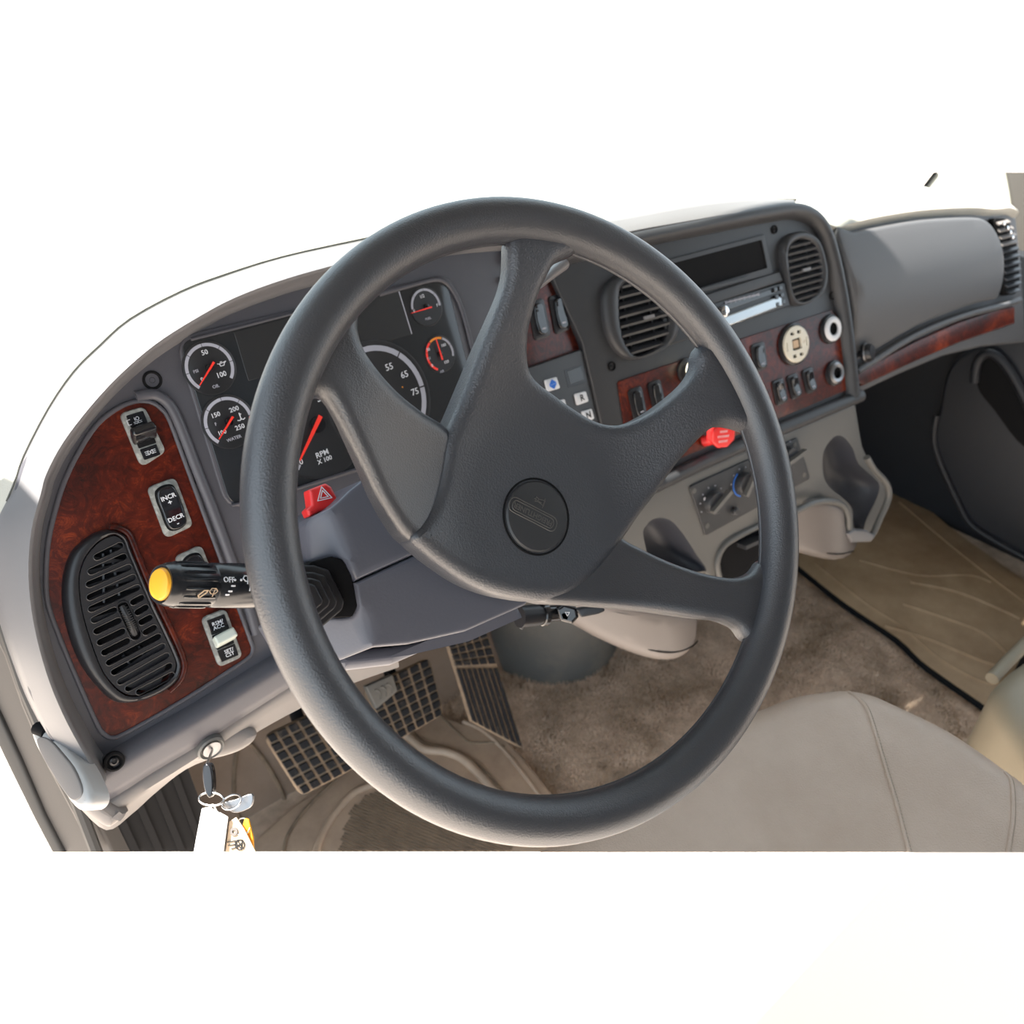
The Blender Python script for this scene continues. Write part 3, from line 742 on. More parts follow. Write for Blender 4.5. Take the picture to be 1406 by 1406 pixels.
for t in (.28, .62):
    for a, b in ((slots[0], slots[4]), (slots[13], slots[17])):
        p0 = Vector(IP.uv(*vz(a[0][0]*(1-t)+a[1][0]*t, a[0][1]*(1-t)+a[1][1]*t), .003)); p1 = Vector(IP.uv(*vz(b[0][0]*(1-t)+b[1][0]*t, b[0][1]*(1-t)+b[1][1]*t), .003))
        tube('vane', [IP.pt(p0.x, p0.y, .0036), IP.pt(p1.x, p1.y, .0036)], .0015, black_m, vt, n=6)
kn = []
for i in range(15):
    t = i/14; p = ka*(1-t)+kb*t; h = .0052*sin(pi*t)**.7
    kn.append(box_data(IP.pt(p.x, p.y, .0065+h*.55), IP.u*nn.x+IP.v*nn.y, IP.u*d.x+IP.v*d.y, IP.n, .0070, .0008, .001+h))
kn.append(tube_data([IP.pt(*(ka*(1-i/10)+kb*i/10), .0065+.0048*sin(pi*i/10)**.7*.6) for i in range(11)], .003, n=8))
V, Fc = join(*kn); meshobj('thumb_wheel', V, Fc, rubber_m, vt)
tube('slot_rim', [IP.pt(x, y, .0100) for x, y in kh], .0006, black_m, vt, closed=True, n=6)

# ---- rocker switches in the driver panel
HEADL = [[(-2.2, 1), (-3.2, 1), (-3.2, -.7), (-2.2, -.7)], [(-.6, 1.2), (-.6, .2)], arcpts(.3, .7, .55, 0, 360, 10), [(-1.2, -.3), (-.5, -.3)], [(-1.2, -.8), (-.5, -.8)], arcpts(-.35, -.55, .4, -90, 90, 6), arcpts(.6, -.55, .4, 90, 270, 6), [(.8, -.3), (1.4, -.3)], [(.8, -.8), (1.4, -.8)]]
PARK = [[(-1.6, .5), (-.8, .5)], [(-1.6, 0), (-.8, 0)], [(-1.6, -.5), (-.8, -.5)], [(-.7, .6), (-.7, -.6)]+arcpts(-.7, 0, .6, -90, 90, 6), [(.7, .6), (.7, -.6)], arcpts(.7, 0, .6, 90, 270, 6), [(.8, .5), (1.6, .5)], [(.8, 0), (1.6, 0)], [(.8, -.5), (1.6, -.5)]]
def sw_base(label, quad, pl, w=.0045, bm_=bezelgrey_m, group=None):
    q = pl.tr(quad, w); c = (sum(p[0] for p in q)/4, sum(p[1] for p in q)/4)
    t = thing('rocker_switch', pl.pt(c[0], c[1], w-.004), label, 'switch', group)
    puff('switch_bezel', pl, rp(q, .0058), w, .005, .0012, bm_, t, rings=2)
    e0 = Vector(q[1])-Vector(q[0]); e1 = Vector(q[0])-Vector(q[3])
    return t, Vector(c), e0, e1     # centre, width vector, height vector (up)
def loc(c, e0, e1, a, b): return tuple(c+e0*a+e1*b)
def subrect(pl, c, e0, e1, a0, a1, b0, b1, r=.001):
    return rp([loc(c, e0, e1, a0, b0), loc(c, e0, e1, a1, b0), loc(c, e0, e1, a1, b1), loc(c, e0, e1, a0, b1)], r)
t, c, e0, e1 = sw_base('headlamp toggle switch with black paddle, highest on the burl trim', [(164, 568), (198.5, 557.5), (228.5, 620), (194.5, 642.5)], IP)
rt = atan2(e0.y, e0.x)
w = .0045
puff('legend_window', IP, subrect(IP, c, e0, e1, -.34, .34, .13, .40), w+.0008, .002, .0004, gloss_m, t, rings=1)
puff('legend_window', IP, subrect(IP, c, e0, e1, -.34, .34, -.42, -.22), w+.0008, .002, .0004, gloss_m, t, rings=1)
puff('recess', IP, subrect(IP, c, e0, e1, -.36, .36, -.20, .12), w+.0006, .002, .0003, matte_m, t, rings=1)
puff('toggle', plane_dirs(IP.pt(*loc(c, e0, e1, 0, -.02), w), IP.u, (IP.n+IP.v*.75)), rrect(0, 0, .021, .0085, .003, 0), .0135, .016, .0028, gloss_m, t)
p = loc(c, e0, e1, -.02, .27); icon('lamp_symbols', IP, p[0], p[1], .0025, HEADL, w+.0008, white_m, t, lw=.15, rot=rt)
p = loc(c, e0, e1, 0, -.32); icon('parking_lamp_symbol', IP, p[0], p[1], .0028, PARK, w+.0008, white_m, t, lw=.13, rot=rt)
def rocker(label, quad, txt):
    t, c, e0, e1 = sw_base(label, quad, IP); rt = atan2(e0.y, e0.x); w = .0045
    o2 = [(-.34, .20), (-.27, .36), (0, .41), (.27, .36), (.34, .20), (.36, 0), (.34, -.20), (.27, -.36), (0, -.41), (-.27, -.36), (-.34, -.20), (-.33, 0)]
    puff('rocker_well', IP, cr([loc(c, e0, e1, a*1.12, b*1.07) for a, b in o2], 3), w+.0004, .002, .0003, matte_m, t, rings=1)
    hz = lambda u, v: .0018*abs((Vector((u, v))-c).dot(e1)/e1.length_squared)*2.2
    r_ = puff('rocker', IP, cr([loc(c, e0, e1, a, b) for a, b in o2], 3), w+.0030, .004, .0016, gloss_m, t, zf=hz, grid=.003)
    for s_, b, sz in txt:
        p = loc(c, e0, e1, .0, b); text('legend', s_, IP, p[0], p[1], sz, w+.0030+hz(*p)+.0003, white_m, r_, rot=rt, bold=.012)
rocker('black INCR and DECR rocker switch, second on the burl trim', [(202, 670), (241, 655), (266, 722), (228, 740)], [('INCR', .21, .0056), ('+', .105, .0065), ('DECR', -.20, .0056), ('-', -.30, .0065)])
rocker('grey-framed rocker switch mostly hidden behind the yellow-tipped stalk', [(240, 765), (277, 748), (303, 815), (268, 832)], [])
t, c, e0, e1 = sw_base('RSM/ACC and SET/CST cruise switch with a pale toggle, lowest on the burl trim', [(276.5, 849), (310.5, 836), (334, 902), (301, 917)], IP)
rt = atan2(e0.y, e0.x); w = .0045
puff('legend_window', IP, subrect(IP, c, e0, e1, -.36, .36, .13, .42), w+.0008, .002, .0004, gloss_m, t, rings=1)
puff('legend_window', IP, subrect(IP, c, e0, e1, -.36, .36, -.42, -.18), w+.0008, .002, .0004, gloss_m, t, rings=1)
puff('recess', IP, subrect(IP, c, e0, e1, -.36, .36, -.17, .12), w+.0006, .002, .0003, matte_m, t, rings=1)
p = loc(c, e0, e1, 0, .275); text('legend', 'RSM/\nACC', IP, p[0], p[1], .0050, w+.0009, white_m, t, rot=rt, bold=.003)
p = loc(c, e0, e1, .05, -.30); text('legend', 'SET/\nCST', IP, p[0], p[1], .0048, w+.0009, white_m, t, rot=rt, bold=.003)
puff('toggle', plane_dirs(IP.pt(*loc(c, e0, e1, .04, -.02), w), IP.u, (IP.n+IP.v*.5)), rrect(0, 0, .020, .0095, .002, 0), .0125, .014, .0022, pale_m, t)

# ================================================================== INSTRUMENT CLUSTER
ic = thing('instrument_cluster', IP.P(456, 654, 0), 'dark instrument cluster with round dials behind the wheel', 'instrument cluster')
lq = [(246, 469), (613, 383), (664, 590), (317, 696)]
lens = IP.tr(lq, .001)
puff('cluster_frame', IP, rp(IP.tr([(239, 463), (619, 374), (674, 592), (312, 703)], .002), .022), .002, .006, .0018, bezel_m, ic)
LW = .0028
puff('cluster_lens', IP, rp(IP.tr(lq, LW), .014), LW, .004, .001, lens_m, ic)
puff('display', IP, rp(IP.tr([(321, 456), (546, 398), (565, 459), (341, 523)], LW), .001), LW+.0004, .002, .0002, lcd_m, ic, rings=1)
V, Fc = box_data((IP.P(547.5, 399, LW+.0006)+IP.P(565.5, 458.5, LW+.0006))/2, (IP.P(565.5, 458.5, LW)-IP.P(547.5, 399, LW)).normalized(), IP.n, (IP.P(565.5, 458.5, LW)-IP.P(547.5, 399, LW)).normalized().cross(IP.n), (IP.P(565.5, 458.5, LW)-IP.P(547.5, 399, LW)).length, .0004, .0011)
meshobj('display_glint', V, Fc, greyp_m, ic)  # pale strip painted for the reflection along the display's right edge
tube('frame_edge', [IP.P(x, y, .0035) for x, y in cr([(520, 404), (560, 393), (596, 384), (612, 388), (624, 402), (634, 425), (644, 460), (655, 510), (664, 560)], 3, closed=False)], .0028, bezel_m, ic, n=8)
tube('frame_edge', [IP.P(x, y, .0035) for x, y in [(318, 694), (360, 684), (410, 670), (456, 655), (500, 641), (560, 622)]], .0016, bezel_m, ic, n=8)
tube('frame_edge', [IP.P(x, y, .0035) for x, y in [(262, 466), (330, 449), (400, 431), (470, 412)]], .0016, bezel_m, ic, n=8)
def gauge(label, cpx, rad_px, ring, needle, labels, ticks=6, rw=.13, numsz=.006, dim=greyp_m):
    w = LW+.0004
    c = Vector(IP.uv(*cpx, w)); e = Vector(IP.uv(*rad_px, w)); R_ = (e-c).length
    g = lathe('gauge', IP.pt(c.x, c.y, w), IP.n, [(R_*1.10, -.001), (R_*1.10, .0002), (R_*1.06, .0004), (R_*1.04, .0001), (0, .0001)], dial_m, ic, n=40)
    g['label'] = label
    for a0, a1, m_ in ring:
        k = max(1, int(round(abs(a1-a0)/45)))
        for i in range(k):
            b0 = a0+(a1-a0)*i/k; b1 = a0+(a1-a0)*(i+1)/k-(1.6 if a1 > a0 else -1.6)
            V, Fc = arc_data(IP, c.x, c.y, R_*(1-rw), R_, radians(b0), radians(b1), w+.0002, .0003)
            meshobj('scale_segment', V, Fc, m_, g, smooth=None)
    if needle:
        a = Vector(IP.uv(*needle[0], w+.003)); b = Vector(IP.uv(*needle[1], w+.003)); d = (b-a); nn = Vector((-d.y, d.x)).normalized()*R_*.045
        V = [IP.pt(*(a+nn), w+.0022), IP.pt(*(a-nn), w+.0022), IP.pt(*(b-nn*.35), w+.0022), IP.pt(*(b+nn*.35), w+.0022)]
        V += [v+IP.n*.001 for v in V]
        meshobj('needle', V, [(0, 1, 2, 3), (4, 7, 6, 5), (0, 4, 5, 1), (1, 5, 6, 2), (2, 6, 7, 3), (3, 7, 4, 0)], red_m, g, smooth=None)
        lathe('needle_hub', IP.pt(c.x, c.y, w), IP.n, [(R_*.17, 0), (R_*.16, .0018), (0, .002)], gloss_m, g, n=20)
    for s_, x, y, sz in labels:
        u, v = IP.uv(x, y, w+.0004); text('legend', s_, IP, u, v, sz, w+.0004, white_m if sz > .0042 else dim, g, bold=.004)
    return g, c, R_, w
def ang(cpx, p):
    w = LW+.0004; c = Vector(IP.uv(*cpx, w)); e = Vector(IP.uv(*p, w))-c; return degrees(atan2(e.y, e.x))
cc_ = (288, 505)
a0 = ang(cc_, (274, 532)); a0 = a0 if a0 > 0 else a0+360
a1 = ang(cc_, (319, 521))
g, c, R_, w = gauge('OIL pressure gauge', cc_, (288, 471), [(a0, a1, greyp_m)], ((294, 497), (274.5, 529)), [('50', 281, 484, .0062), ('100', 304, 514.5, .0066), ('0', 277.5, 521, .005), ('PSI', 269, 510, .0040), ('OIL', 296.5, 530.5, .0042)])
u, v = IP.uv(304, 500, w); icon('oil_can_symbol', IP, u, v, .0030, [[(-1.2, .4), (-.6, .2), (-.5, -.5), (.6, -.5), (.9, .1), (1.5, .5), (.6, .35), (-.6, .3)], [(-.2, .7), (.3, .7)]], w+.0004, white_m, g, lw=.22)
cc_ = (314, 579)
a0 = ang(cc_, (300.5, 606)); a0 = a0 if a0 > 0 else a0+360
a1 = ang(cc_, (344, 570))
g, c, R_, w = gauge('WATER temperature gauge', cc_, (315.6, 545), [(a0, a1, greyp_m), (a1-2, ang(cc_, (341, 594)), red_m)], ((320, 572), (301, 603)), [('150', 296, 570, .0060), ('200', 321.5, 562, .0062), ('250', 329.5, 586.5, .0062), ('100', 305, 594, .0056), ('F', 296.5, 582.5, .0042), ('WATER', 321.5, 602, .0042)])
u, v = IP.uv(330, 573, w); icon('thermometer_symbol', IP, u, v, .0026, [[(0, 1.6), (0, -.4)], [(0, 1.1), (.5, 1.1)], [(-.2, -.4), (.2, -.4)], [(-1.4, -.7), (-.7, -1), (0, -.7), (.7, -1), (1.4, -.7)]], w+.0004, white_m, g, lw=.3)
cc_ = (585, 421)
a0 = 175; a1 = ang(cc_, (607, 420))
g, c, R_, w = gauge('FUEL gauge', cc_, (582, 396), [(a0, a1, greyp_m)], ((593, 421.5), (565, 430)), [('1/2', 579.5, 407, .0050), ('F', 600.5, 419, .0046), ('E', 569, 427.5, .0046), ('FUEL', 588, 437.5, .0036)])
cc_ = (604, 486)
g, c, R_, w = gauge('air pressure gauge with an orange scale', cc_, (598, 463), [(118, 62, orange_m), (60, ang(cc_, (626, 490)), greyp_m), (240, 120, red_m)], ((608, 494), (599, 465)), [('50', 588, 480, .0046), ('PSI', 589, 492.5, .0038), ('0', 593.5, 502, .0046), ('100', 609, 474, .0046), ('150', 613, 497, .0046), ('AIR', 607, 510, .0038)])
cc_ = (522, 550)
g, c, R_, w = gauge('speedometer', cc_, (585, 548), [(232, -50, greyp_m)], ((500, 575), (470, 590)), [('55', 534.5, 504, .0098), ('65', 555.5, 514.5, .0098), ('75', 570, 538, .0098), ('45', 505, 508, .0098), ('35', 485, 528, .0098), ('MPH', 530, 595, .0060)], rw=.10)
V, Fc = puff_data(IP, circ(*IP.uv(552.5, 531.5, w), .0008, 10), w+.0006, .0005, .0001, rings=1); meshobj('warning_dot', V, Fc, orange_m, g)
cc_ = (436, 583)
g, c, R_, w = gauge('RPM tachometer', cc_, (373, 600), [(225, -48, greyp_m)], ((440.5, 571), (412, 632)), [('30', 441, 546, .0105), ('0', 413.5, 634, .0085), ('RPM', 442.5, 623, .0078), ('X 100', 446, 631.5, .0066)], rw=.10)

# ================================================================== MIDDLE PANEL: rockers and the shift keypad, between gauges and centre stack
mp = thing('selector_panel', IP.P(770, 560, 0), 'small burl panel with rockers and a push-button gear selector, seen through the wheel', 'control panel')
MW = .003
mwood = [(700, 392), (748, 386), (780, 388), (792, 400), (798, 430), (808, 480), (806, 488), (736, 507), (700, 515)]
puff('wood_trim', IP, rp(IP.tr(mwood, MW), .004), MW, .006, .001, wood_m, mp)
tube('panel_rim', [IP.P(x, y, .004) for x, y in cr([(690, 383), (748, 376), (784, 378), (799, 396), (806, 430), (818, 490), (832, 560), (842, 610)], 3, closed=False)], .0040, centre_m, mp, n=10)
def dark_rocker(label, quad, pl, w=.004, group=None, bm_=black_m, shiny=gloss_m, mark=True):
    t, c, e0, e1 = sw_base(label, quad, pl, w=w, bm_=bm_, group=group)
    hz = lambda u, v: .0022*abs((Vector((u, v))-c).dot(e1)/e1.length_squared)*2.2
    o2 = [(-.28, .20), (-.22, .35), (0, .40), (.22, .35), (.28, .20), (.28, -.2), (.22, -.35), (0, -.40), (-.22, -.35), (-.28, -.2)]
    puff('rocker', pl, cr([loc(c, e0, e1, a, b) for a, b in o2], 3), w+.0030, .005, .0016, shiny, t, zf=hz, grid=.004)
    if mark:
        V, Fc = puff_data(pl, subrect(pl, c, e0, e1, -.10, .12, -.27, -.23, .0003), w+.0048, .001, .0001, rings=1); meshobj('indicator_mark', V, Fc, greyp_m, t)
    return t
dark_rocker('black rocker with a small mark, right one above the gear selector', [(753, 407), (775, 402), (784, 452), (763, 460)], IP, w=.005)
dark_rocker('black rocker half hidden by the wheel spoke above the gear selector', [(724, 414), (747, 409), (757, 461), (735, 468)], IP, w=.005)
kp = thing('gear_selector', IP.P(790, 580, 0), 'black push-button gear selector with white keys marked R and a blue arrow', 'gear selector')
KW = .010
kpx = [(700, 513), (735, 502), (797, 480), (804, 485), (826, 577), (838, 640), (742, 668), (716, 600)]
puff('keypad_body', IP, rp(IP.tr(kpx, KW), .003), KW, .012, .0016, centre_m, kp)
puff('shift_display', IP, rp(IP.tr([(778, 510), (797, 503), (802, 521), (783, 528)], KW), .001), KW+.0006, .002, .0003, lcd_m, kp, rings=1)
puff('display_frame', IP, rp(IP.tr([(774, 508), (800, 500), (806, 525), (780, 533)], KW), .001), KW+.0003, .002, .0003, black_m, kp, rings=1)
def key(quad, what):
    q = IP.tr(quad, KW+.002); k = puff('key', IP, rp(q, .002), KW+.003, .004, .001, white_m if False else creamkey, kp, rings=2)
    c = (sum(p[0] for p in q)/4, sum(p[1] for p in q)/4)
    if what == 'arrow':
        V, Fc = strokes_data(IP, c[0], c[1], .0040, [[(-1.2, .15), (0, 1.2), (1.2, .15)], [(-1.2, -.15), (0, -1.2), (1.2, -.15)], [(-.6, .3), (.6, .3)], [(-.6, -.3), (.6, -.3)], [(-.3, .6), (.3, .6)], [(-.3, -.6), (.3, -.6)]], KW+.0031, lw=.5)
        meshobj('arrow_symbol', V, Fc, blue_m, k, smooth=None)
    elif what: text('key_letter', what, IP, c[0], c[1], .0115, KW+.0031, ink_m, k, bold=.02)
creamkey = mat('white_key', (.72, .73, .76), .4)
key([(748, 522), (764, 517.5), (769, 533), (752, 538)], 'arrow')
key([(789, 541), (804, 537), (808, 551), (793, 556.5)], 'R')
key([(799, 565), (812, 561), (816, 575), (803, 580)], 'N')
key([(760, 552), (775, 548), (779, 562), (764, 567)], '')
# small grey tip above the panel
tube('tip_piece', [at(740, 392, .74), at(757, 376, .745), at(773, 363, .75)], [.006, .009, .0105], lip_m, thing('lever', at(740, 392, .74), 'small pale tip peeking out beside the upper wheel spoke', 'lever'), n=16, nrm=UP, flat=.55)

# ================================================================== CENTRE STACK
cs = thing('dash_fascia', CP.P(1060, 610, 0), 'charcoal centre dash panel with radio, two vents and burl trim', 'dash panel')
face = [(735, 330), (860, 309), (960, 293), (1060, 281), (1103, 281), (1130, 296), (1146, 322), (1168, 414), (1178, 516), (1180, 546), (1050, 600), (914, 665), (850, 690), (830, 600), (800, 470)]
fq = CP.tr(face, 0)
puff('panel_face', CP, rp(fq, [0, 0, 0, 0, .02, .03, .02, 0, 0, .01, 0, 0, 0, 0, 0]), 0, .07, .003, centre_m, cs)
rim = [(775, 352), (868, 330), (980, 308), (1060, 293), (1094, 289), (1117, 295), (1134, 312), (1146, 345), (1158, 400), (1167, 460), (1173, 515), (1176, 545)]
rim3 = [CP.P(x, y, .012) for x, y in cr(rim, 4, closed=False)]
prof = [(-.012, -.06), (-.0125, -.008), (-.011, -.002), (-.006, .003), (0, .004), (.005, .001), (.009, -.007), (.011, -.0125), (.012, -.06)]
V, Fc = ribbon(rim3, CP, prof, -1)
meshobj('panel_rim', V, Fc, centre_m, cs, smooth=60)
V, Fc = lip_loft(CP, [(700, 322), (780, 310), (860, 298), (925, 286), (988, 277), (1050, 273), (1090, 274)], [(700, 352), (780, 337), (868, 317), (935, 305), (1000, 294), (1060, 286), (1095, 283)], -.004, .012)
meshobj('hood_lip', V, Fc, lip_m, cs, smooth=60)
for x, y in ((1063.5, 315), (1143, 406), (840, 503)): screw(x, y, CP, cs, w=.001, r=.0045)
# storage slot with a raised frame
puff('slot_frame', CP, rp(CP.tr([(880, 366), (1050, 321), (1062, 376), (900, 420)], .003), .004), .003, .004, .0015, centre_m, cs, holes=[rp(CP.tr([(888, 371), (1046, 329), (1054, 368), (906, 412)], .003), .002)])
puff('storage_slot', CP, rp(CP.tr([(886, 369), (1047, 327), (1056, 370), (904, 414)], .0), .002), .0012, .003, .0002, matte_m, cs, rings=1)
V, Fc = box_data(CP.P(985, 392, .004), CP.u, CP.n, CP.v, .125, .004, .003); meshobj('slot_edge', V, Fc, centre_m, cs)
# ledge under the slot
puff('ledge', CP, rp(CP.tr([(905, 424), (1071, 372), (1077, 386), (912, 441)], .006), .003), .006, .008, .003, centre_m, cs)
# radio
rd = thing('radio', CP.P(1030, 430, 0), 'silver and black dashboard radio with glossy faceplate', 'radio')
RW = .007
puff('radio_body', CP, rp(CP.tr([(910, 437), (1079, 387), (1085, 420), (920, 474)], RW), .002), RW, .012, .0015, black_m, rd)
puff('faceplate', CP, rp(CP.tr([(985, 437), (1070, 406), (1074, 420), (1003, 447), (990, 450)], RW), .003), RW+.004, .006, .003, silver_m, rd)
puff('cassette_door', CP, rp(CP.tr([(975, 424), (1062, 396), (1064, 403), (978, 433)], RW), .001), RW+.0015, .003, .0008, gloss_m, rd)
for k in range(22):
    a = k/21; x = 997+(1042-997)*a; y = 415.5+(404-415.5)*a
    u, v = CP.uv(x, y, RW+.002)
    V, Fc = puff_data(CP, rrect(u, v, .0018, .0026 if k % 3 else .0038, .0003), RW+.0018, .0006, .0001, rings=1)
    meshobj('print_mark', V, Fc, greyp_m, rd)
for (x, y) in ((1064, 398), (1071, 396), (1066, 408), (1073, 406), (1067, 418), (1075, 415)):
    u, v = CP.uv(x, y, RW+.003); puff('button', CP, rrect(u, v, .0075, .0065, .0015), RW+.0045, .005, .001, gloss_m, rd, rings=2)
u, v = CP.uv(992, 428, RW+.004); lathe('highlight_knob', CP.pt(u, v, RW), CP.n, [(.0075, 0), (.0072, .010), (.005, .0115), (0, .0115)], chrome_m, rd, n=24)  # chrome knob stands in for a white highlight on the radio face
# round vents
def round_vent(label, out_px, in_px, slat_l, slat_r, n_sl, knob):
    t = thing('air_vent', CP.P(*out_px[0], 0), label, 'air vent')
    A = cr(CP.tr(out_px, .006), 3); B = cr(CP.tr(in_px, .010), 3)
    if len(A) != len(B): raise ValueError('vent')
    cu = sum(b[0] for b in B)/len(B); cv_ = sum(b[1] for b in B)/len(B)
    R5 = [[CP.pt(*p, -.002) for p in A], [CP.pt(*p, .006) for p in A], [CP.pt(a[0]*.75+b[0]*.25, a[1]*.75+b[1]*.25, .0115) for a, b in zip(A, B)], [CP.pt(a[0]*.3+b[0]*.7, a[1]*.3+b[1]*.7, .012) for a, b in zip(A, B)], [CP.pt(*b, .009) for b in B], [CP.pt(*b, .001) for b in B]]
    V = []; Fc = []; n = len(A)
    for r_ in R5: V += r_
    for i in range(5):
        for k in range(n): Fc.append((i*n+k, i*n+(k+1) % n, (i+1)*n+(k+1) % n, (i+1)*n+k))
    meshobj('vent_ring', V, Fc, centre_m, t, smooth=60)
    puff('duct', CP, [(cu+(b[0]-cu)*1.01, cv_+(b[1]-cv_)*1.01) for b in B], .0022, .003, .0002, matte_m, t, rings=1)
    us = [b[0] for b in B]; vv = [b[1] for b in B]
    v0, v1 = min(vv), max(vv)
    for k in range(n_sl):
        y = v0+(v1-v0)*(k+.7)/(n_sl+.35)
        xs = []
        m = len(B)
        for i in range(m):
            a, b = B[i], B[(i+1) % m]
            if (a[1]-y)*(b[1]-y) < 0: xs.append(a[0]+(b[0]-a[0])*(y-a[1])/(b[1]-a[1]))
        if len(xs) < 2: continue
        a, b = min(xs), max(xs)
        q = box_data(CP.pt((a+b)/2, y, .0062), CP.u, (CP.n*.86-CP.v*.5).normalized(), (CP.v*.86+CP.n*.5).normalized(), b-a, .009, .0034)
        meshobj('slat', *q, centre_m, t)
    V, Fc = box_data(CP.P(*knob, .0115), CP.u, CP.n, CP.v, .016, .004, .004); meshobj('slat_tab', V, Fc, lip_m, t)
    for dx in (-.25, .25):
        tube('vane', [CP.pt(cu+dx*(max(us)-min(us)), v0+.008, .0035), CP.pt(cu+dx*(max(us)-min(us)), v1-.008, .0035)], .0012, black_m, t, n=6)
lo = [(851, 376), (834, 390), (828, 410), (830, 440), (838, 468), (853, 488), (870, 494), (895, 487), (920, 473), (932, 452), (928, 415), (915, 385), (898, 366), (874, 365)]
li = [(861, 386), (852, 396), (850, 412), (851, 440), (856, 465), (866, 483), (876, 489), (895, 482), (912, 469), (919, 450), (917, 420), (908, 396), (895, 380), (876, 378)]
round_vent('round black air vent left of the radio, seen through the wheel', lo, li, 0, 0, 8, (891, 435))
ro = [(1075, 332), (1085, 321), (1104, 318), (1121, 327), (1129, 345), (1135, 375), (1130, 402), (1112, 416), (1092, 419), (1082, 405), (1077, 380), (1073, 350)]
ri = [(1084, 340), (1091, 332), (1103, 328), (1117, 334), (1125, 348), (1130, 375), (1125, 398), (1111, 411), (1097, 413), (1089, 402), (1085, 380), (1082, 355)]
round_vent('round black air vent right of the radio', ro, ri, 0, 0, 9, (1107, 370))
# lower wood with its controls
lw_px = [(848, 524), (940, 493), (1018, 465), (1100, 439), (1142, 425), (1156, 437), (1161, 480), (1166, 534), (1072, 574), (957, 620), (872, 655), (860, 600)]
puff('wood_trim', CP, rp(CP.tr(lw_px, .002), .006), .002, .004, .001, wood_m, cs)
br = [(845, 690), (905, 664), (960, 637), (1040, 602), (1110, 573), (1181, 543)]
tube('bottom_roll', [CP.P(x, y, .003) for x, y in br], .0105, centre_m, cs, n=20)
for label, quad, tall in (('left of the two glossy rockers under the left round vent', [(862, 536), (881, 529), (890, 572), (872, 580)], 1), ('right of the two glossy rockers under the left round vent', [(889, 526), (907, 520), (916, 560), (899, 568)], 1),
        ('upright black rocker left of the round white socket panel', [(1031, 474), (1050, 468), (1055, 505), (1037, 512)], 1)):
    dark_rocker(label, quad, CP, w=.0045)
row = [[(1060, 524), (1076, 518), (1083, 551), (1067, 558)], [(1080, 517), (1095, 511), (1102, 543), (1088, 550)], [(1101, 509), (1116, 503), (1123, 535), (1109, 542)]]
for q, nm in zip(row, ('leftmost', 'middle', 'rightmost')):
    dark_rocker('black rocker below the round white socket panel, %s of the row of three' % nm, q, CP, w=.0045, group='row of three rockers on the centre burl trim')
# round cream socket panel
def disc_at(px, py, rx, pl=CP):
    u, v = pl.uv(px, py, .004); return u, v
u, v = CP.uv(1093, 472.5, .008)
sp = thing('socket_panel', CP.pt(u, v, .004), 'round aged white socket panel on the centre burl trim', 'socket panel')
re = abs(CP.uv(1093, 446, .008)[1]-v)*.98
lathe('socket_collar', CP.pt(u, v, .002), CP.n, [(re*1.16, 0), (re*1.14, .004), (re*1.04, .0055), (re*1.0, .004)], black_m, sp, n=40)
hol = [rrect(u, v, re*.72, re*.62, .002)]
for sy in (-1, 1):
    for sx in (-1, 1): hol.append(rrect(u+sx*re*.27, v+sy*re*.62, re*.30, re*.18, .0015))
for sx in (-1, 1): hol.append(rrect(u+sx*re*.78, v, re*.07, re*.5, .0005))
puff('socket_face', CP, circ(u, v, re, 44), .010, .004, .0012, creamy_m, sp, holes=hol, rings=2)
puff('socket_core', CP, circ(u, v, re*.97, 32), .0065, .003, .0002, matte_m, sp, rings=1)
puff('contact_block', CP, rrect(u, v, re*.42, re*.42, .001), .0085, .003, .0004, orange_dark if False else kraft_m, sp, rings=1)
for (x, y, rr, lab) in ((1144, 451.5, 15.5, 'power socket with a bright ring, upper one at the right end of the burl trim'), (1149, 512, 13.5, 'power socket with a thin ring, lower one at the right end of the burl trim')):
    u, v = CP.uv(x, y, .008); r_ = abs(CP.uv(x, y-rr, .008)[1]-v)
    t = thing('power_socket', CP.pt(u, v, .004), lab, 'power socket', 'power sockets on the centre burl trim')
    lathe('socket_ring', CP.pt(u, v, .003), CP.n, [(r_*1.12, 0), (r_*1.1, .006), (r_*.9, .008), (r_*.62, .007), (r_*.58, 0)], creamkey if rr > 15 else steel_m, t, n=36)
    lathe('socket_collar', CP.pt(u, v, .002), CP.n, [(r_*1.35, 0), (r_*1.3, .004), (r_*1.1, .005), (r_*1.0, 0)], black_m, t, n=36)
    lathe('socket_barrel', CP.pt(u, v, .003), CP.n, [(r_*.60, 0), (r_*.58, .005), (r_*.5, .001), (0, .001)], matte_m, t, n=24)
u, v = CP.uv(955, 508, .02)
t = thing('pull_knob', CP.pt(u, v, .003), 'cream pull knob behind the right wheel spoke', 'knob')
lathe('knob', CP.pt(u, v, .004), CP.n, [(.006, 0), (.0055, .008), (.0135, .012), (.0145, .018), (.012, .024), (0, .025)], creamy_m, t, n=28)
lathe('knob_collar', CP.pt(u, v, .002), CP.n, [(.017, 0), (.0165, .003), (.010, .005), (0, .005)], black_m, t, n=28)
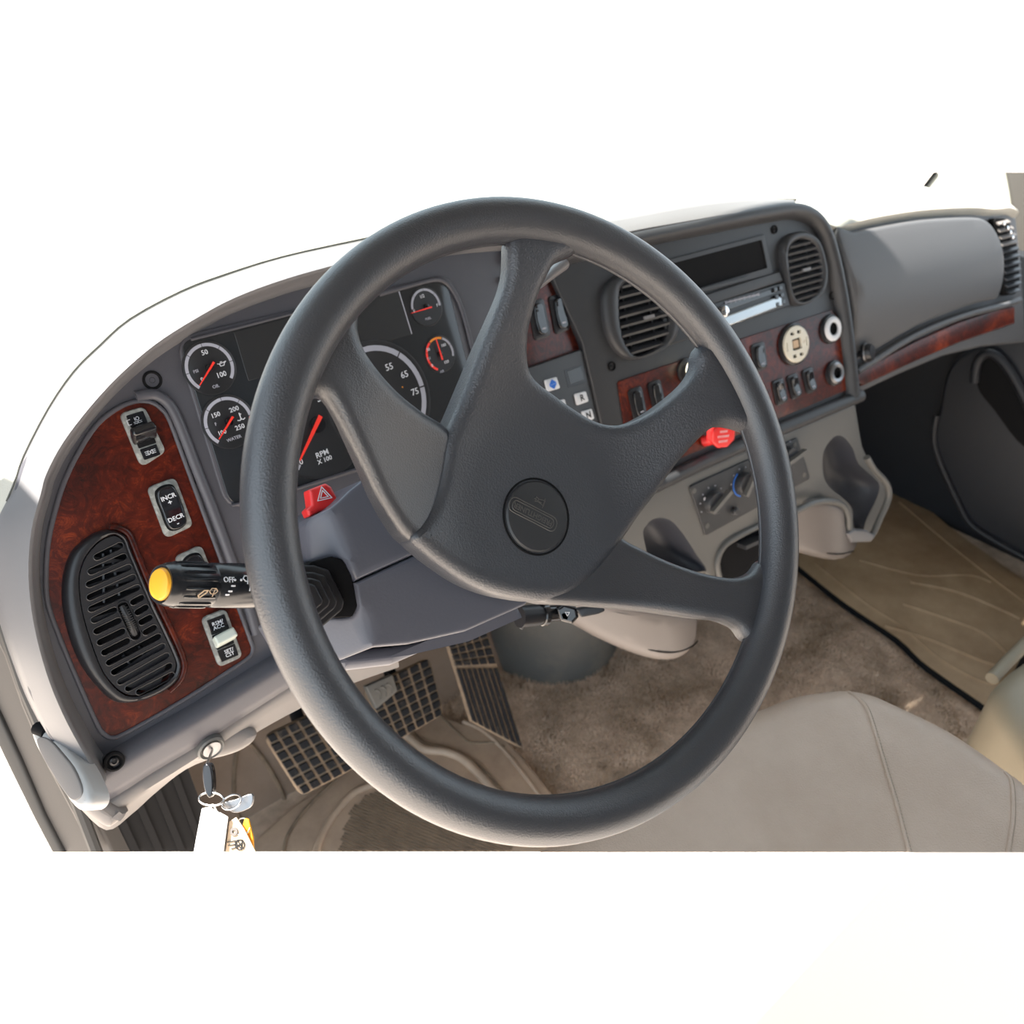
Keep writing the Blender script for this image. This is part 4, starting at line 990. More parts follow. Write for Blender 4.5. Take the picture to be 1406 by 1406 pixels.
# red parking brake knob
RP_ = Plane(CP.P(994, 600, .04), -25, 10)
t = thing('parking_brake_knob', CP.P(975, 612, .004), 'red octagonal brake valve knob below the burl trim', 'knob')
oc = [(RP_.uv(994, 599)[0]+.0185*cos(radians(22.5+45*i)), RP_.uv(994, 599)[1]+.0185*sin(radians(22.5+45*i))) for i in range(8)]
kb_ = puff('knob', RP_, rp(oc, .003), 0, .016, .003, redp_m, t)
tube('knob_stem', [RP_.P(994, 599, -.012), CP.P(966, 606, .002)], .0075, redp_m, t, n=16)
u, v = RP_.uv(994, 599)
for k, (y_, hw) in enumerate(((.007, .006), (.0, .009), (-.007, .007))):
    icon('worn_lettering', RP_, u, v+y_, .001, [[(x, -1.4), (x+.5, 1.4)] for x in [-hw*1000+1.9*q for q in range(int(hw*1000/.95))]], .0002, white_m, kb_, lw=.5)
# black knob at the right flank
kp_ = CP.P(1180, 486, -.005)
t = thing('side_knob', kp_, 'black round knob on the right flank of the centre panel', 'knob')
lathe('knob', kp_-CP.n*.01, (CP.n*.9+CP.u*.3), [(.006, 0), (.006, .012), (.0135, .015), (.0145, .024), (.012, .029), (0, .030)], black_m, t, n=28)
lathe('knob_ring', kp_-CP.n*.01, (CP.n*.9+CP.u*.3), [(.0148, .0175), (.0155, .019), (.0148, .0205)], steel_m, t, n=28)

# ================================================================== LOWER CONSOLE
LC = Plane(CP.P(1050, 610, -.006), -5, 17)
lc = thing('lower_console', LC.P(930, 860, 0), 'warm grey lower console with two cup pockets under the centre panel', 'console')
bodypx = [(858, 690), (914, 665), (1050, 605), (1176, 551), (1182, 590), (1186, 612), (1195, 632), (1211, 650), (1221, 672), (1218, 692), (1205, 722), (1195, 741), (1172, 744), (1163, 742), (1164, 705), (1140, 690), (1100, 700), (1070, 716), (1036, 727), (1004, 744), (988, 760), (985, 790), (990, 800), (975, 800), (968, 790), (900, 800), (850, 760)]
lpk = [(884, 740), (887, 722), (900, 712), (920, 714), (938, 733), (958, 764), (970, 784), (950, 800), (905, 800)]
rpk = [(1130, 648), (1131, 620), (1145, 600), (1158, 600), (1171, 615), (1180, 638), (1206, 662), (1205, 682), (1190, 713), (1182, 735), (1172, 722), (1170, 700), (1160, 686), (1138, 668)]
clq = [(947, 668), (1095, 601), (1113, 657), (969, 736)]
puff('console_face', LC, rp(LC.tr(bodypx, 0), [0, 0, 0, .004, .01, .01, .01, .012, .012, .01, .01, .006, .002, .002, .002, .01, .01, .01, .01, .01, .012, .004, .004, .004, .004, .01, .01]), 0, .05, .007, console_m, lc,
     holes=[cr(LC.tr(lpk, 0), 3), cr(LC.tr(rpk, 0), 3)], smooth=50)
# pockets: concave shells behind the face
def pocket(px, dep, name='cup_pocket', m=pocket_m, sh=(0, 0)):
    B = cr(LC.tr(px, 0), 3); n = len(B); cu = sum(b[0] for b in B)/n; cv_ = sum(b[1] for b in B)/n
    V = []; Fc = []
    R_ = []
    for k in range(7):
        a = pi/2*k/6; s = cos(a)**.6 if k < 6 else .02
        R_.append([LC.pt(cu+(b[0]-cu)*(s*.98+.02*s)*1.0+sh[0]*(1-s), cv_+(b[1]-cv_)*s+sh[1]*(1-s), -dep*sin(a)-.001) for b in B])
    for r_ in R_: V += r_
    for i in range(6):
        for k in range(n): Fc.append((i*n+k, i*n+(k+1) % n, (i+1)*n+(k+1) % n, (i+1)*n+k))
    Fc.append(tuple(range(6*n, 7*n)))
    return meshobj(name, V, Fc, m, lc, smooth=70)
pocket(lpk, .045, m=pocket_m); pocket(rpk, .045)
# cup bowls bulging towards the driver: upright half-tapered drums
def bowl(cpx, depth_t, r, h, name):
    o = at(*cpx, depth_t)
    V, Fc = lathe_data(o, Z_, [(r*1.0, h), (r*1.04, h*.9), (r*1.0, h*.4), (r*.95, .012), (r*.86, .002), (r*.6, -.004), (0, -.005)], n=40)
    return o
lf = [(793, 838), (860, 834), (940, 838), (974, 848), (971, 866), (966, 884), (952, 899), (935, 908), (915, 911), (888, 907), (850, 893), (820, 872)]
rf = [(1070, 716), (1096, 702), (1119, 690), (1146, 689), (1163, 700), (1166, 724), (1176, 738), (1197, 736), (1214, 700), (1219, 700), (1212, 722), (1197, 748), (1180, 762), (1152, 771), (1117, 765), (1092, 755), (1074, 748)]
zb = lambda cu: (lambda u, v: -.9*(u-cu)**2/.1*1.2)
c_ = LC.uv(905, 860)[0]
puff('cup_bowl', LC, cr(LC.tr(lf, .035), 3), .035, .085, .016, cup_m, lc, zf=lambda u, v: -4.5*(u-c_)**2, grid=.01, rings=6, smooth=60)
c2_ = LC.uv(1140, 730)[0]
puff('cup_bowl', LC, cr(LC.tr(rf, .022), 3), .022, .075, .012, cup_m, lc, zf=lambda u, v: -4.5*(u-c2_)**2, grid=.01, rings=6, smooth=60)
# grooves near the bottom of the bowls
tube('bowl_groove', [LC.P(x, y, .0355-4.5*(LC.uv(x, y, .03)[0]-c_)**2) for x, y in cr([(805, 838), (830, 858), (862, 880), (895, 893), (925, 896), (948, 889), (958, 880)], 3, closed=False)], .0010, matte_m, lc, n=6)
tube('bowl_groove', [LC.P(x, y, .0225-4.5*(LC.uv(x, y, .02)[0]-c2_)**2) for x, y in cr([(1098, 748), (1118, 756), (1150, 761), (1172, 757)], 3, closed=False)], .0010, matte_m, lc, n=6)
tube('bowl_lip', [LC.P(x, y, .018) for x, y in cr([(1062, 722), (1090, 704), (1119, 690), (1146, 689), (1160, 698), (1165, 712), (1166, 728), (1178, 738), (1196, 736), (1208, 712), (1220, 684), (1217, 664), (1200, 645), (1190, 628)], 3, closed=False)], .0055, console_m, lc, n=12)
puff('ledge', LC, rp(LC.tr([(1163, 733), (1172, 727), (1190, 728), (1202, 736), (1195, 744), (1170, 745)], .024), .003), .026, .012, .003, lip_m, lc)
# open tray (black) between the bowls
puff('tray_recess', LC, rp(LC.tr([(985, 790), (986, 762), (1002, 744), (1038, 726), (1075, 710), (1082, 760), (1060, 800), (1000, 806)], -.004), .004), -.004, .03, .001, matte_m, lc, rings=1)
tube('tray_edge', [LC.P(x, y, .001) for x, y in cr([(990, 800), (984, 775), (992, 752), (1010, 738), (1040, 723), (1075, 708), (1100, 698)], 3, closed=False)], .005, console_m, lc, n=12)
V, Fc = box_data(LC.P(1035, 742, .004), LC.u, LC.n, LC.v, .055, .02, .006); meshobj('tray_latch', V, Fc, centre_m, lc)
# climate control plate
cc = thing('climate_control', LC.P(1030, 730, 0), 'charcoal climate control plate with three knobs in the lower console', 'climate control')
CW = .003
puff('control_plate', LC, rp(LC.tr(clq, CW), .005), CW, .006, .0012, centre_m, cc)
for x, y in ((953, 674), (971, 722), (1091, 611), (1104, 652)): 
    u, v = LC.uv(x, y, CW); lathe('plate_screw', LC.pt(u, v, CW), LC.n, [(.0042, -.001), (.0040, .0006), (.002, .0008), (0, .0003)], steel_m if False else boot_m, cc, n=16)
for (x, y, r_, ring, a) in ((985, 691, .0165, None, .5), (1027, 665, .0165, 1, .9), (1088, 629, .0165, None, .2)):
    u, v = LC.uv(x, y, CW+.01); kk = lathe('control_knob', LC.pt(u, v, CW-.001), LC.n, [(r_*1.05, 0), (r_, .010), (r_*.9, .012), (0, .012)], centre_m, cc, n=32)
    d = LC.u*cos(a)+LC.v*sin(a)
    V, Fc = box_data(LC.pt(u, v, CW+.014)+d*.004, d, LC.n, LC.n.cross(d), r_*2.6, .009, .006); meshobj('knob_grip', V, Fc, console_m, kk)
    if ring:
        V, Fc = arc_data(LC, u, v, r_*1.15, r_*1.27, radians(120), radians(250), CW+.0003, .0004); meshobj('cold_scale', V, Fc, blue_m, cc, smooth=None)
    for k in range(7):
        an = radians(200-36*k*.9); V, Fc = puff_data(LC, circ(u+cos(an)*r_*1.45, v+sin(an)*r_*1.45, .0011, 8), CW+.0004, .0006, .0001, rings=1); meshobj('dial_mark', V, Fc, greyp_m, cc)
u, v = LC.uv(968, 685, CW); V, Fc = puff_data(LC, rrect(u, v, .0045, .0045, .001), CW+.001, .001, .0002, rings=1); meshobj('dial_symbol', V, Fc, white_m, cc)
u, v = LC.uv(1010, 702, CW+.005); lathe('push_button', LC.pt(u, v, CW), LC.n, [(.006, 0), (.0058, .007), (.004, .009), (0, .009)], centre_m, cc, n=20)

# ================================================================== PASSENGER DASH
pd = thing('dash_fascia', PP.P(1200, 540, 0), 'grey passenger dash with large smooth glovebox panel and thin burl strip', 'dash panel')
body = [(1085, 296), (1146, 318), (1200, 306), (1262, 296), (1328, 292), (1384, 292), (1396, 298), (1402, 350), (1410, 470), (1350, 476), (1296, 489), (1240, 512), (1180, 540), (1100, 540)]
puff('panel_body', PP, PP.tr(body, -.004), -.004, .12, .006, glove_m, pd)
gq = [(1146, 322), (1170, 319), (1198, 313), (1263, 302), (1328, 299), (1346, 305), (1354, 320), (1360, 345), (1363, 385), (1361, 408), (1350, 413), (1318, 421), (1252, 448), (1194, 485), (1176, 494), (1166, 470)]
gi = cr(PP.tr(gq, .006), 3)
vmax = max(g[1] for g in gi); vmin = min(g[1] for g in gi)
puff('glovebox_door', PP, gi, .006, .012, .006, glove_m, pd, zf=lambda u, v: .024*sin(pi*min(1, max(0, (v-vmin)/(vmax-vmin)))), grid=.02, rings=5, smooth=60)
tube('lower_bead', [PP.P(x, y, .006) for x, y in cr([(1176, 510), (1200, 495), (1255, 461), (1320, 434), (1370, 421), (1400, 412)], 3, closed=False)], .006, glove_m, pd, n=10)
ws = [(1170, 520), (1193, 503), (1255, 470), (1318, 442), (1366, 426), (1394, 421), (1394, 444), (1318, 470), (1255, 497), (1185, 530)]
puff('wood_strip', PP, PP.tr(ws, .003), .003, .008, .003, wood_m, pd)
rv = thing('air_vent', PP.P(1385, 400, 0), 'narrow black air vent at the far passenger end of the dash', 'air vent')
vq = cr(PP.tr([(1366, 303), (1374, 299), (1384, 302), (1393, 320), (1399, 350), (1401, 385), (1397, 401), (1389, 405), (1380, 402), (1375, 375), (1371, 335)], .008), 3)
puff('vent_body', PP, vq, .008, .012, .003, matte_m, rv)
vb0 = min(q[1] for q in vq); vb1 = max(q[1] for q in vq)
for k in range(11):
    y = vb0+(vb1-vb0)*(k+.6)/11.4; xs = []
    for i in range(len(vq)):
        a, b = vq[i], vq[(i+1) % len(vq)]
        if (a[1]-y)*(b[1]-y) < 0: xs.append(a[0]+(b[0]-a[0])*(y-a[1])/(b[1]-a[1]))
    if len(xs) >= 2:
        V, Fc = box_data(PP.pt((min(xs)+max(xs))/2, y, .010), PP.u, (PP.n*.8-PP.v*.6).normalized(), (PP.v*.8+PP.n*.6).normalized(), (max(xs)-min(xs))*.84, .008, .0022); meshobj('slat', V, Fc, black_m if k < 7 else knee_m, rv)  # upper slats coloured beige to look sunlit, lower ones stay black
for x, y in ((1379, 307), (1384, 313), (1388, 319), (1391, 326)):
    u, v = PP.uv(x, y, .014); lathe('vent_rivet', PP.pt(u, v, .012), PP.n, [(.0035, 0), (.0035, .002), (.002, .003), (0, .003)], chrome_m, rv, n=12)

# ---- passenger door, post trim
RD = plane_dirs(at(1320, 620, 1.70), (0, -1, 0), (-1, -.10, .05))
dr = thing('passenger_door', RD.P(1320, 760, 0), 'charcoal passenger door panel with pull handle, at the right edge', 'door')
puff('door_panel', RD, cr(RD.tr([(1289, 560), (1281, 600), (1289, 632), (1315, 690), (1332, 719), (1370, 745), (1420, 775), (1480, 800), (1480, 440), (1400, 450), (1330, 480), (1300, 510)], 0), 3), 0, .03, .010, doorp_m, dr)
pq = [(1340, 520), (1343, 500), (1352, 490), (1366, 492), (1382, 510), (1400, 545), (1420, 590), (1420, 620), (1396, 605), (1366, 565), (1346, 540)]
puff('pull_recess', RD, cr(RD.tr(pq, .004), 3), .003, .006, .001, matte_m, dr)
tube('pull_handle', [RD.P(x, y, .012) for x, y in cr([(1338, 525), (1341, 500), (1352, 486), (1368, 488), (1386, 508), (1404, 540), (1425, 585)], 3, closed=False)], .009, doorp_m, dr, n=12)
tube('door_edge', [RD.P(x, y, .004) for x, y in cr([(1286, 570), (1282, 600), (1290, 633), (1316, 691), (1333, 720), (1370, 745), (1420, 772)], 3, closed=False)], .006, doorp_m, dr, n=10)
PT = plane_dirs(at(1330, 255, 1.62), RT, CAM-at(1330, 255, 1.62)+Z_*.3)
V, Fc = puff_data(PT, PT.tr([(1289, 230), (1262, 266), (1250, 300), (1400, 300), (1392, 262), (1380, 230)]), 0, .03, .008)
struct('trim_7', V, Fc, padtop_m, clip=['top'], label='cream windscreen post trim at the far top right')
V, Fc = tube_data([PT.P(1291, 228, .002), PT.P(1276, 247, .002), PT.P(1261, 267, .002)], .0035, n=8)
struct('trim_8', V, Fc, matte_m, clip=['top'], label='thin black glass seal at the far top right')
V, Fc = puff_data(PT, PT.tr([(1380, 228), (1386, 262), (1392, 300), (1398, 420), (1440, 460), (1440, 228)], .01), .01, .03, .008)
struct('trim_9', V, Fc, pillar_m, clip=['top'], label='dark door frame at the top right corner')
from mathutils.bvhtree import BVHTree
def surf(V, Fc):
    b = BVHTree.FromPolygons([Vector(v) for v in V], Fc)
    def hit(px, py, lift=0):
        h = b.ray_cast(CAM, ray(px, py).normalized())
        return None if h[0] is None else h[0]+(CAM-h[0]).normalized()*lift
    return hit
def z3(x, y): return (340+x/3.515, 820+y/3.515)

# ================================================================== KNEE PANEL under the driver panel
kn = thing('knee_panel', IP.P(154, 1130, -.03), 'beige grey knee panel with the ignition lock, below the driver panel', 'dash panel')
sm = [(120, 1078), (136, 1092), (165, 1074), (199, 1052), (250, 1020), (300, 988), (350, 957), (400, 924), (460, 884), (540, 840)]
ck = [(112, 1096), (140, 1120), (172, 1102), (205, 1082), (254, 1051), (305, 1018), (352, 983), (402, 951), (462, 916), (545, 880)]
lo = [(108, 1108), (146, 1140), (182, 1117), (212, 1090), (256, 1056), (308, 1034), (352, 1006), (404, 977), (470, 944), (548, 916)]
def row_(px, w, k=4): return [IP.P(x, y, w) for x, y in cr(px, k, closed=False)]
r0 = row_(sm, -.012); r1 = row_(ck, -.004); r2 = row_(lo, -.020)
mid = [(a*.5+b*.5)+IP.n*.004 for a, b in zip(r0, r1)]
V, Fc = loft([[p-IP.n*.05 for p in r0], r0, mid, r1, [(a*.6+b*.4)-IP.n*.0015 for a, b in zip(r1, r2)], r2, [p-IP.n*.045+IP.v*.02 for p in r2]], closed=True)
meshobj('panel_shell', V, Fc, knee_m, kn, smooth=50)
tipq = [(106, 1086), (130, 1084), (142, 1096), (166, 1110), (180, 1117), (158, 1137), (148, 1139), (136, 1131), (114, 1112)]
puff('corner_cap', IP, cr(IP.tr(tipq, .002), 3), .002, .05, .010, knee_m, kn)
igq = [(254, 1046), (262, 1030), (290, 1012), (325, 1000), (348, 1000), (357, 1008), (350, 1022), (330, 1035), (300, 1044), (272, 1048)]
lobe = puff('ignition_lobe', IP, cr(IP.tr(igq, -.006), 3), -.006, .05, .010, knee_m, kn)
IG = plane_dirs(IP.P(291, 1029, .001), IP.u, (IP.n*.5-Z_*.25-Y_*.4))
lathe('ignition_ring', IG.o-IG.n*.006, IG.n, [(.0135, 0), (.0132, .005), (.0115, .0065), (.0095, .004), (0, .004)], console_m, kn, n=32)
lathe('lock_barrel', IG.o-IG.n*.006, IG.n, [(.0090, .003), (.0086, .0065), (.003, .007), (0, .006)], steel_m, kn, n=24)

# pale release handle at the left corner
hd = [(40, 1002), (49, 997), (64, 1004), (83, 1025), (105, 1053), (120, 1085), (122, 1101), (115, 1111), (105, 1113), (94, 1103), (71, 1069), (51, 1035), (42, 1015)]
HN = plane_dirs(at(82, 1055, .655), (UP*.8+RT*-.45), (-FW*.8-RT*.45+UP*.25))
ho = thing('release_handle', HN.P(110, 1105), 'pale grey oval release handle at the lower left corner of the dash', 'handle')
puff('handle_body', HN, cr(HN.tr(hd, 0), 3), 0, .018, .006, handle_m, ho)
puff('handle_recess', HN, cr(HN.tr([(x*.75+82*.25, y*.75+1056*.25) for x, y in hd], .001), 3), .0012, .004, .001, knee_m, ho)
tube('handle_hinge', [HN.P(52, 1000, -.004), HN.P(66, 1006, -.004)], .006, matte_m, ho, n=10)

# ================================================================== KEYS
KY = plane_dirs(at(290, 1090, .665), RT, -FW*.75-RT*.1+UP*.1)
kt = thing('ignition_key', KY.P(284, 1085), 'black-headed ignition key in the lock with two wire rings', 'key')
p0 = IG.o+IG.n*.001; p1 = KY.P(283, 1052)
V, Fc = tube_data([p0, p0*.5+p1*.5, p1], .0024, n=8, nrm=RT, flat=.35); meshobj('key_blade', V, Fc, steel_m, kt)
puff('key_head', KY, cr(KY.tr([(278, 1051), (286, 1049), (290, 1056), (292, 1075), (291, 1090), (286, 1096), (280, 1086), (277, 1068)], .001), 3), .001, .006, .002, gloss_m, kt)
def ring(name, c, rx, ry, rot, m, par, off=.003, r=.0009):
    P_ = [KY.P(c[0]+rx*cos(a)*cos(rot)-ry*sin(a)*sin(rot), c[1]+rx*cos(a)*sin(rot)+ry*sin(a)*cos(rot), off+.004*sin(a)) for a in [2*pi*i/32 for i in range(32)]]
    tube(name, P_, r, m, par, closed=True, n=8)
ring('key_ring', (290, 1097), 17, 9, .05, chrome_m, kt)
ring('key_ring', (318, 1101), 14, 9, -.5, chrome_m, kt, off=.001)
ring('key_ring', (333, 1135), 10, 12, .3, chrome_m, kt, off=-.002, r=.0006)
k2 = thing('spare_key', KY.P(330, 1120), 'silver spare key hanging on the wire ring', 'key')
puff('key_bow', KY, cr(KY.tr([(306, 1103), (322, 1098), (345, 1090), (346, 1104), (338, 1112), (320, 1116)], -.002), 3), -.002, .0025, .0008, steel_m, k2)
def clip_puff(name, pl, pts, w, th, rad, m, label, cat):
    o = puff(name, pl, pts, w, th, rad, m, None, clip=['rear']); return tag(o, label, cat)
tg = puff('paper_tag', KY, rp(KY.tr([(277, 1110), (288, 1108), (313, 1122), (304, 1190), (262, 1190)], .006), .0012), .006, .0008, .0002, paper_m, None, clip=['rear'], rings=1, holes=[circ(*KY.uv(294, 1123, .006), .0016, 12)])
tag(tg, 'blank white paper tag hanging from the key ring', 'tag')
tube('tag_string', [KY.P(291, 1104, .007), KY.P(289, 1113, .008), KY.P(294, 1124, .008), KY.P(297, 1112, .008), KY.P(292, 1104, .007)], .0006, paper_m, tg, n=6)
kf = thing('manila_tag', KY.P(325, 1165), 'tan manila tag with black writing beside the white tag', 'tag')
puff('tag_card', KY, rp(KY.tr([(315, 1128), (324, 1122), (335, 1138), (352, 1172), (362, 1200), (306, 1200)], .002), .001), .002, .0008, .0002, kraft_m, kf, clip=['rear'], rings=1)
puff('tag_eyelet', KY, circ(*KY.uv(321, 1142, .003), .0034, 20), .0032, .001, .0002, cup_m, kf, rings=1, holes=[circ(*KY.uv(321, 1142, .003), .0014, 12)])
for segs, x, y, s_ in (([[(-1, 1), (1, .6)], [(-1, .2), (.8, -.2)], [(-.6, -.8), (1, -.9)]], 319, 1160, .0035), ([[(-.9, .9), (0, -.9), (.9, .8)], [(-.9, 0), (.9, .2)], [(-.3, 1.2), (.5, -1.1)], arcpts(0, 0, 1.1, 0, 360, 12)], 329, 1160, .0036)):
    u, v = KY.uv(x, y, .003); icon('handwriting', KY, u, v, s_, segs, .0024, ink_m, kf, lw=.2, rot=.4)
ot = puff('orange_tag', KY, rp(KY.tr([(336, 1123), (341, 1125), (347, 1150), (349, 1180), (330, 1180), (331, 1140)], -.002), .001), -.002, .002, .0005, yellow_m, None, clip=['rear'])
tag(ot, 'orange key fob behind the manila tag', 'tag')

# ================================================================== RIGHT-HAND STALK below the hub
R0, R1 = at(722, 846, .80), at(800, 838, .84)
rs = thing('shift_stalk', R0, 'black lever cluster with a small arrow button under the wheel hub', 'stalk')
ad = (R1-R0).normalized()
lathe('stalk_base', R0-ad*.008, ad, [(.011, 0), (.011, .022), (.0095, .023), (.0095, .03)], black_m, rs, n=24)
lathe('stalk_collar', R0+ad*.018, ad, [(.0105, 0), (.0118, .001), (.0118, .006), (.0105, .007), (.0085, .008), (.0085, .034)], gloss_m, rs, n=24)
tube('cable_tie', [R0-ad*.006-UP*.012, R0-ad*.002-UP*.006, R0+UP*.01], .002, steel_m, rs, n=8)
RB = plane_dirs(at(780, 842, .80), RT, -FW)
puff('button_housing', RB, rp(RB.tr([(764, 836), (774, 829), (792, 834), (795, 848), (786, 857), (770, 853)], 0), .002), 0, .016, .003, gloss_m, rs)
u, v = RB.uv(779, 843, 0); icon('arrow_symbol', RB, u, v, .0026, [[(-.8, .7), (.8, .7), (0, -.8), (-.8, .7)]], .0004, white_m, rs, lw=.22)
puff('tip_piece', RB, rp(RB.tr([(790, 836), (806, 832), (828, 831), (831, 839), (822, 843), (798, 848)], 0), .002), .001, .008, .002, black_m, rs)

# ================================================================== PEDALS
def lerp2(q, a, b):
    """bilinear in a pixel quad TL TR BR BL"""
    t = (q[0][0]*(1-a)+q[1][0]*a, q[0][1]*(1-a)+q[1][1]*a); u = (q[3][0]*(1-a)+q[2][0]*a, q[3][1]*(1-a)+q[2][1]*a)
    return (t[0]*(1-b)+u[0]*b, t[1]*(1-b)+u[1]*b)
def pedal(name, label, quad, t, cols, rows, rr=.012, rowmax=1.0, ribs=0, skip=None):
    o = at(*lerp2(quad, .5, .5), t); pl = Plane(o, 0, 38)
    th_ = thing(name, o-Z_*.03, label, 'pedal')
    Q = pl.tr(quad, 0)
    puff('pad_plate', pl, rp(Q, rr), 0, .012, .003, dust_m, th_, rings=2)
    g = .13
    for i in range(cols):
        for j in range(rows):
            a0, a1 = (i+g)/cols, (i+1-g)/cols; b0, b1 = (j+g)/rows*rowmax, (j+1-g)/rows*rowmax
            if (i in (0, cols-1)) and (j in (0, rows-1)) and rr > .006: a0 += .02 if i == 0 else 0; a1 -= .02 if i else 0
            if skip and skip(i, j): continue
            pts = [lerp2(quad, a0, b0), lerp2(quad, a1, b0), lerp2(quad, a1, b1), lerp2(quad, a0, b1)]
            V, Fc = puff_data(pl, pl.tr(pts, .003), .004, .005, .0008, rings=1); meshobj('tread_block', V, Fc, dusty_m, th_)
    for i in range(ribs):
        a0, a1 = (i+.18)/ribs, (i+.82)/ribs
        pts = [lerp2(quad, a0, rowmax+.03), lerp2(quad, a1, rowmax+.03), lerp2(quad, a1, .985), lerp2(quad, a0, .985)]
        V, Fc = puff_data(pl, pl.tr(pts, .003), .004, .005, .0012, rings=1); meshobj('tread_rib', V, Fc, dusty_m, th_)
    # arm to the firewall
    tube('pedal_arm', [o-pl.n*.01, o-pl.n*.05+Z_*.03, o+Vector((0, .10, .16)), o+Vector((0, .13, .30))], .010, matte_m, th_, n=10)
    return th_, pl
cq = [z3(78, 672), z3(400, 520), z3(570, 800), z3(262, 962)]
pedal('clutch_pedal', 'black rubber gridded clutch pedal, leftmost of the three pedals', cq, 1.16, 6, 7)
bq = [z3(565, 440), z3(880, 290), z3(950, 565), z3(690, 712)]
bp, bpl = pedal('brake_pedal', 'black gridded brake pedal with a raised grey block, middle of the three pedals', bq, 1.25, 6, 7)
bl_ = puff('pedal_block', bpl, rp(bpl.tr([z3(570, 430), z3(700, 372), z3(726, 452), z3(622, 540)], .018), .002), .018, .014, .002, boot_m, bp)
for k in range(3):
    u, v = bpl.uv(*z3(625+k*28, 475-k*14), .019); tube('block_ridge', [bpl.pt(u+.006*cos(a), v+.009*sin(a), .0185) for a in [radians(d) for d in range(-60, 91, 15)]], .0012, boot_m, bp, n=6)
aq = [z3(968, 222), z3(1150, 150), z3(1335, 735), z3(1085, 600)]
pedal('accelerator_pedal', 'long black accelerator pedal with lengthwise ribs, rightmost of the three pedals', aq, 1.27, 5, 4, rr=.004, rowmax=.30, ribs=8)

# ================================================================== FLOOR THINGS
M1 = Plane((0, 0, .030), axes=(FL.u, FL.v, FL.n))
dm = thing('driver_floor_mat', M1.P(640, 1060), 'tan ribbed rubber floor mat under the pedals', 'floor mat')
mq = [(540, 1012), (556, 1003), (580, 990), (602, 979), (620, 985), (636, 991), (652, 990), (668, 992), (684, 1001), (697, 1014), (720, 1040), (742, 1067), (800, 1140), (880, 1260), (300, 1330), (318, 1230), (350, 1150), (400, 1105), (470, 1060)]
puff('mat_sheet', M1, M1.tr(mq, 0), 0, .026, .008, dmat_m, dm, clip=['rear'])
def bead(pts, r, w=.001, m=None, name='raised_bead', pl=None, par=None):
    pl = pl or M1; tube(name, [pl.P(x, y, w) for x, y in cr(pts, 5, closed=False)], r, m or dmat_m, par or dm, n=10, clip=['rear'])
bead([z3(755, 655), z3(800, 690), z3(860, 735), z3(950, 745), z3(1030, 775), z3(1100, 835), z3(1180, 920), z3(1260, 1010)], .0075)
bead([z3(790, 640), z3(850, 700), z3(960, 728), z3(1050, 765), z3(1130, 825), z3(1210, 915), z3(1300, 1010)], .0028, .002, dust_m, 'dark_groove')
bead([z3(1040, 600), z3(1130, 640), z3(1220, 720), z3(1320, 840), z3(1420, 970), z3(1500, 1080)], .0035)
bead([z3(930, 570), z3(1000, 640), z3(1075, 700), z3(1180, 700), z3(1240, 720)], .0018, .001, dust_m, 'dark_groove')
bead([z3(620, 900), z3(520, 940), z3(440, 1020), z3(380, 1110), z3(340, 1200), z3(320, 1300)], .006)
bead([z3(430, 880), z3(340, 960), z3(250, 1060), z3(190, 1160), z3(170, 1260)], .0028, .001, dust_m, 'dark_groove')
# ribbed heel area
ra = [z3(640, 930), z3(560, 950), z3(500, 1020), z3(460, 1110), z3(425, 1240), z3(900, 1500), z3(1250, 1400), z3(1300, 1150), z3(900, 1000)]
rau = M1.tr(ra, 0)
d0 = Vector(M1.uv(*z3(600, 960))); d1 = Vector(M1.uv(*z3(900, 1075))); dd = (d1-d0).normalized(); dn = Vector((-dd.y, dd.x))
cu = sum(p[0] for p in rau)/len(rau); cv_ = sum(p[1] for p in rau)/len(rau)
rb = []
for k in range(-60, 61):
    base = Vector((cu, cv_))+dn*(k*.0052); ins = [t*.006 for t in range(-60, 61) if inpoly(*(base+dd*t*.006), rau)]
    if len(ins) > 2:
        a, b = base+dd*ins[0], base+dd*ins[-1]
        rb.append(box_data(M1.pt(*((a+b)/2), .0008), Vector((dd.x, dd.y, 0)), Vector((dn.x, dn.y, 0)), Z_, (b-a).length, .0026, .0022))
V, Fc = join(*rb); o = meshobj('heel_ribs', V, Fc, dust_m, dm, clip=['rear'], smooth=None); o['kind'] = 'stuff'
# moulded recess on the toe board left of the clutch pedal
TBp = Plane((.05, .50, 0), 0, 48)
rq = [z3(-20, 690), z3(60, 760), z3(120, 850), z3(165, 940), z3(195, 1030), z3(190, 1110), z3(120, 1190), z3(60, 1200), z3(0, 1140), z3(-60, 1000), z3(-60, 800)]
V, Fc = tube_data([TBp.P(x, y, .001) for x, y in cr(rq, 4)], .0035, closed=True, n=8)
struct('trim_10', V, Fc, dust_m, clip=['rear'], label='dark moulded groove in the toe board')

# gear tower
gt_ = lathe('floor_boot', (.452, .515, 0), Z_, [(.132, 0), (.128, .02), (.122, .10), (.118, .25), (.116, .42)], boot_m, None, n=48)
tag(gt_, 'grey drum-shaped floor boot rising from the carpet behind the wheel', 'boot')

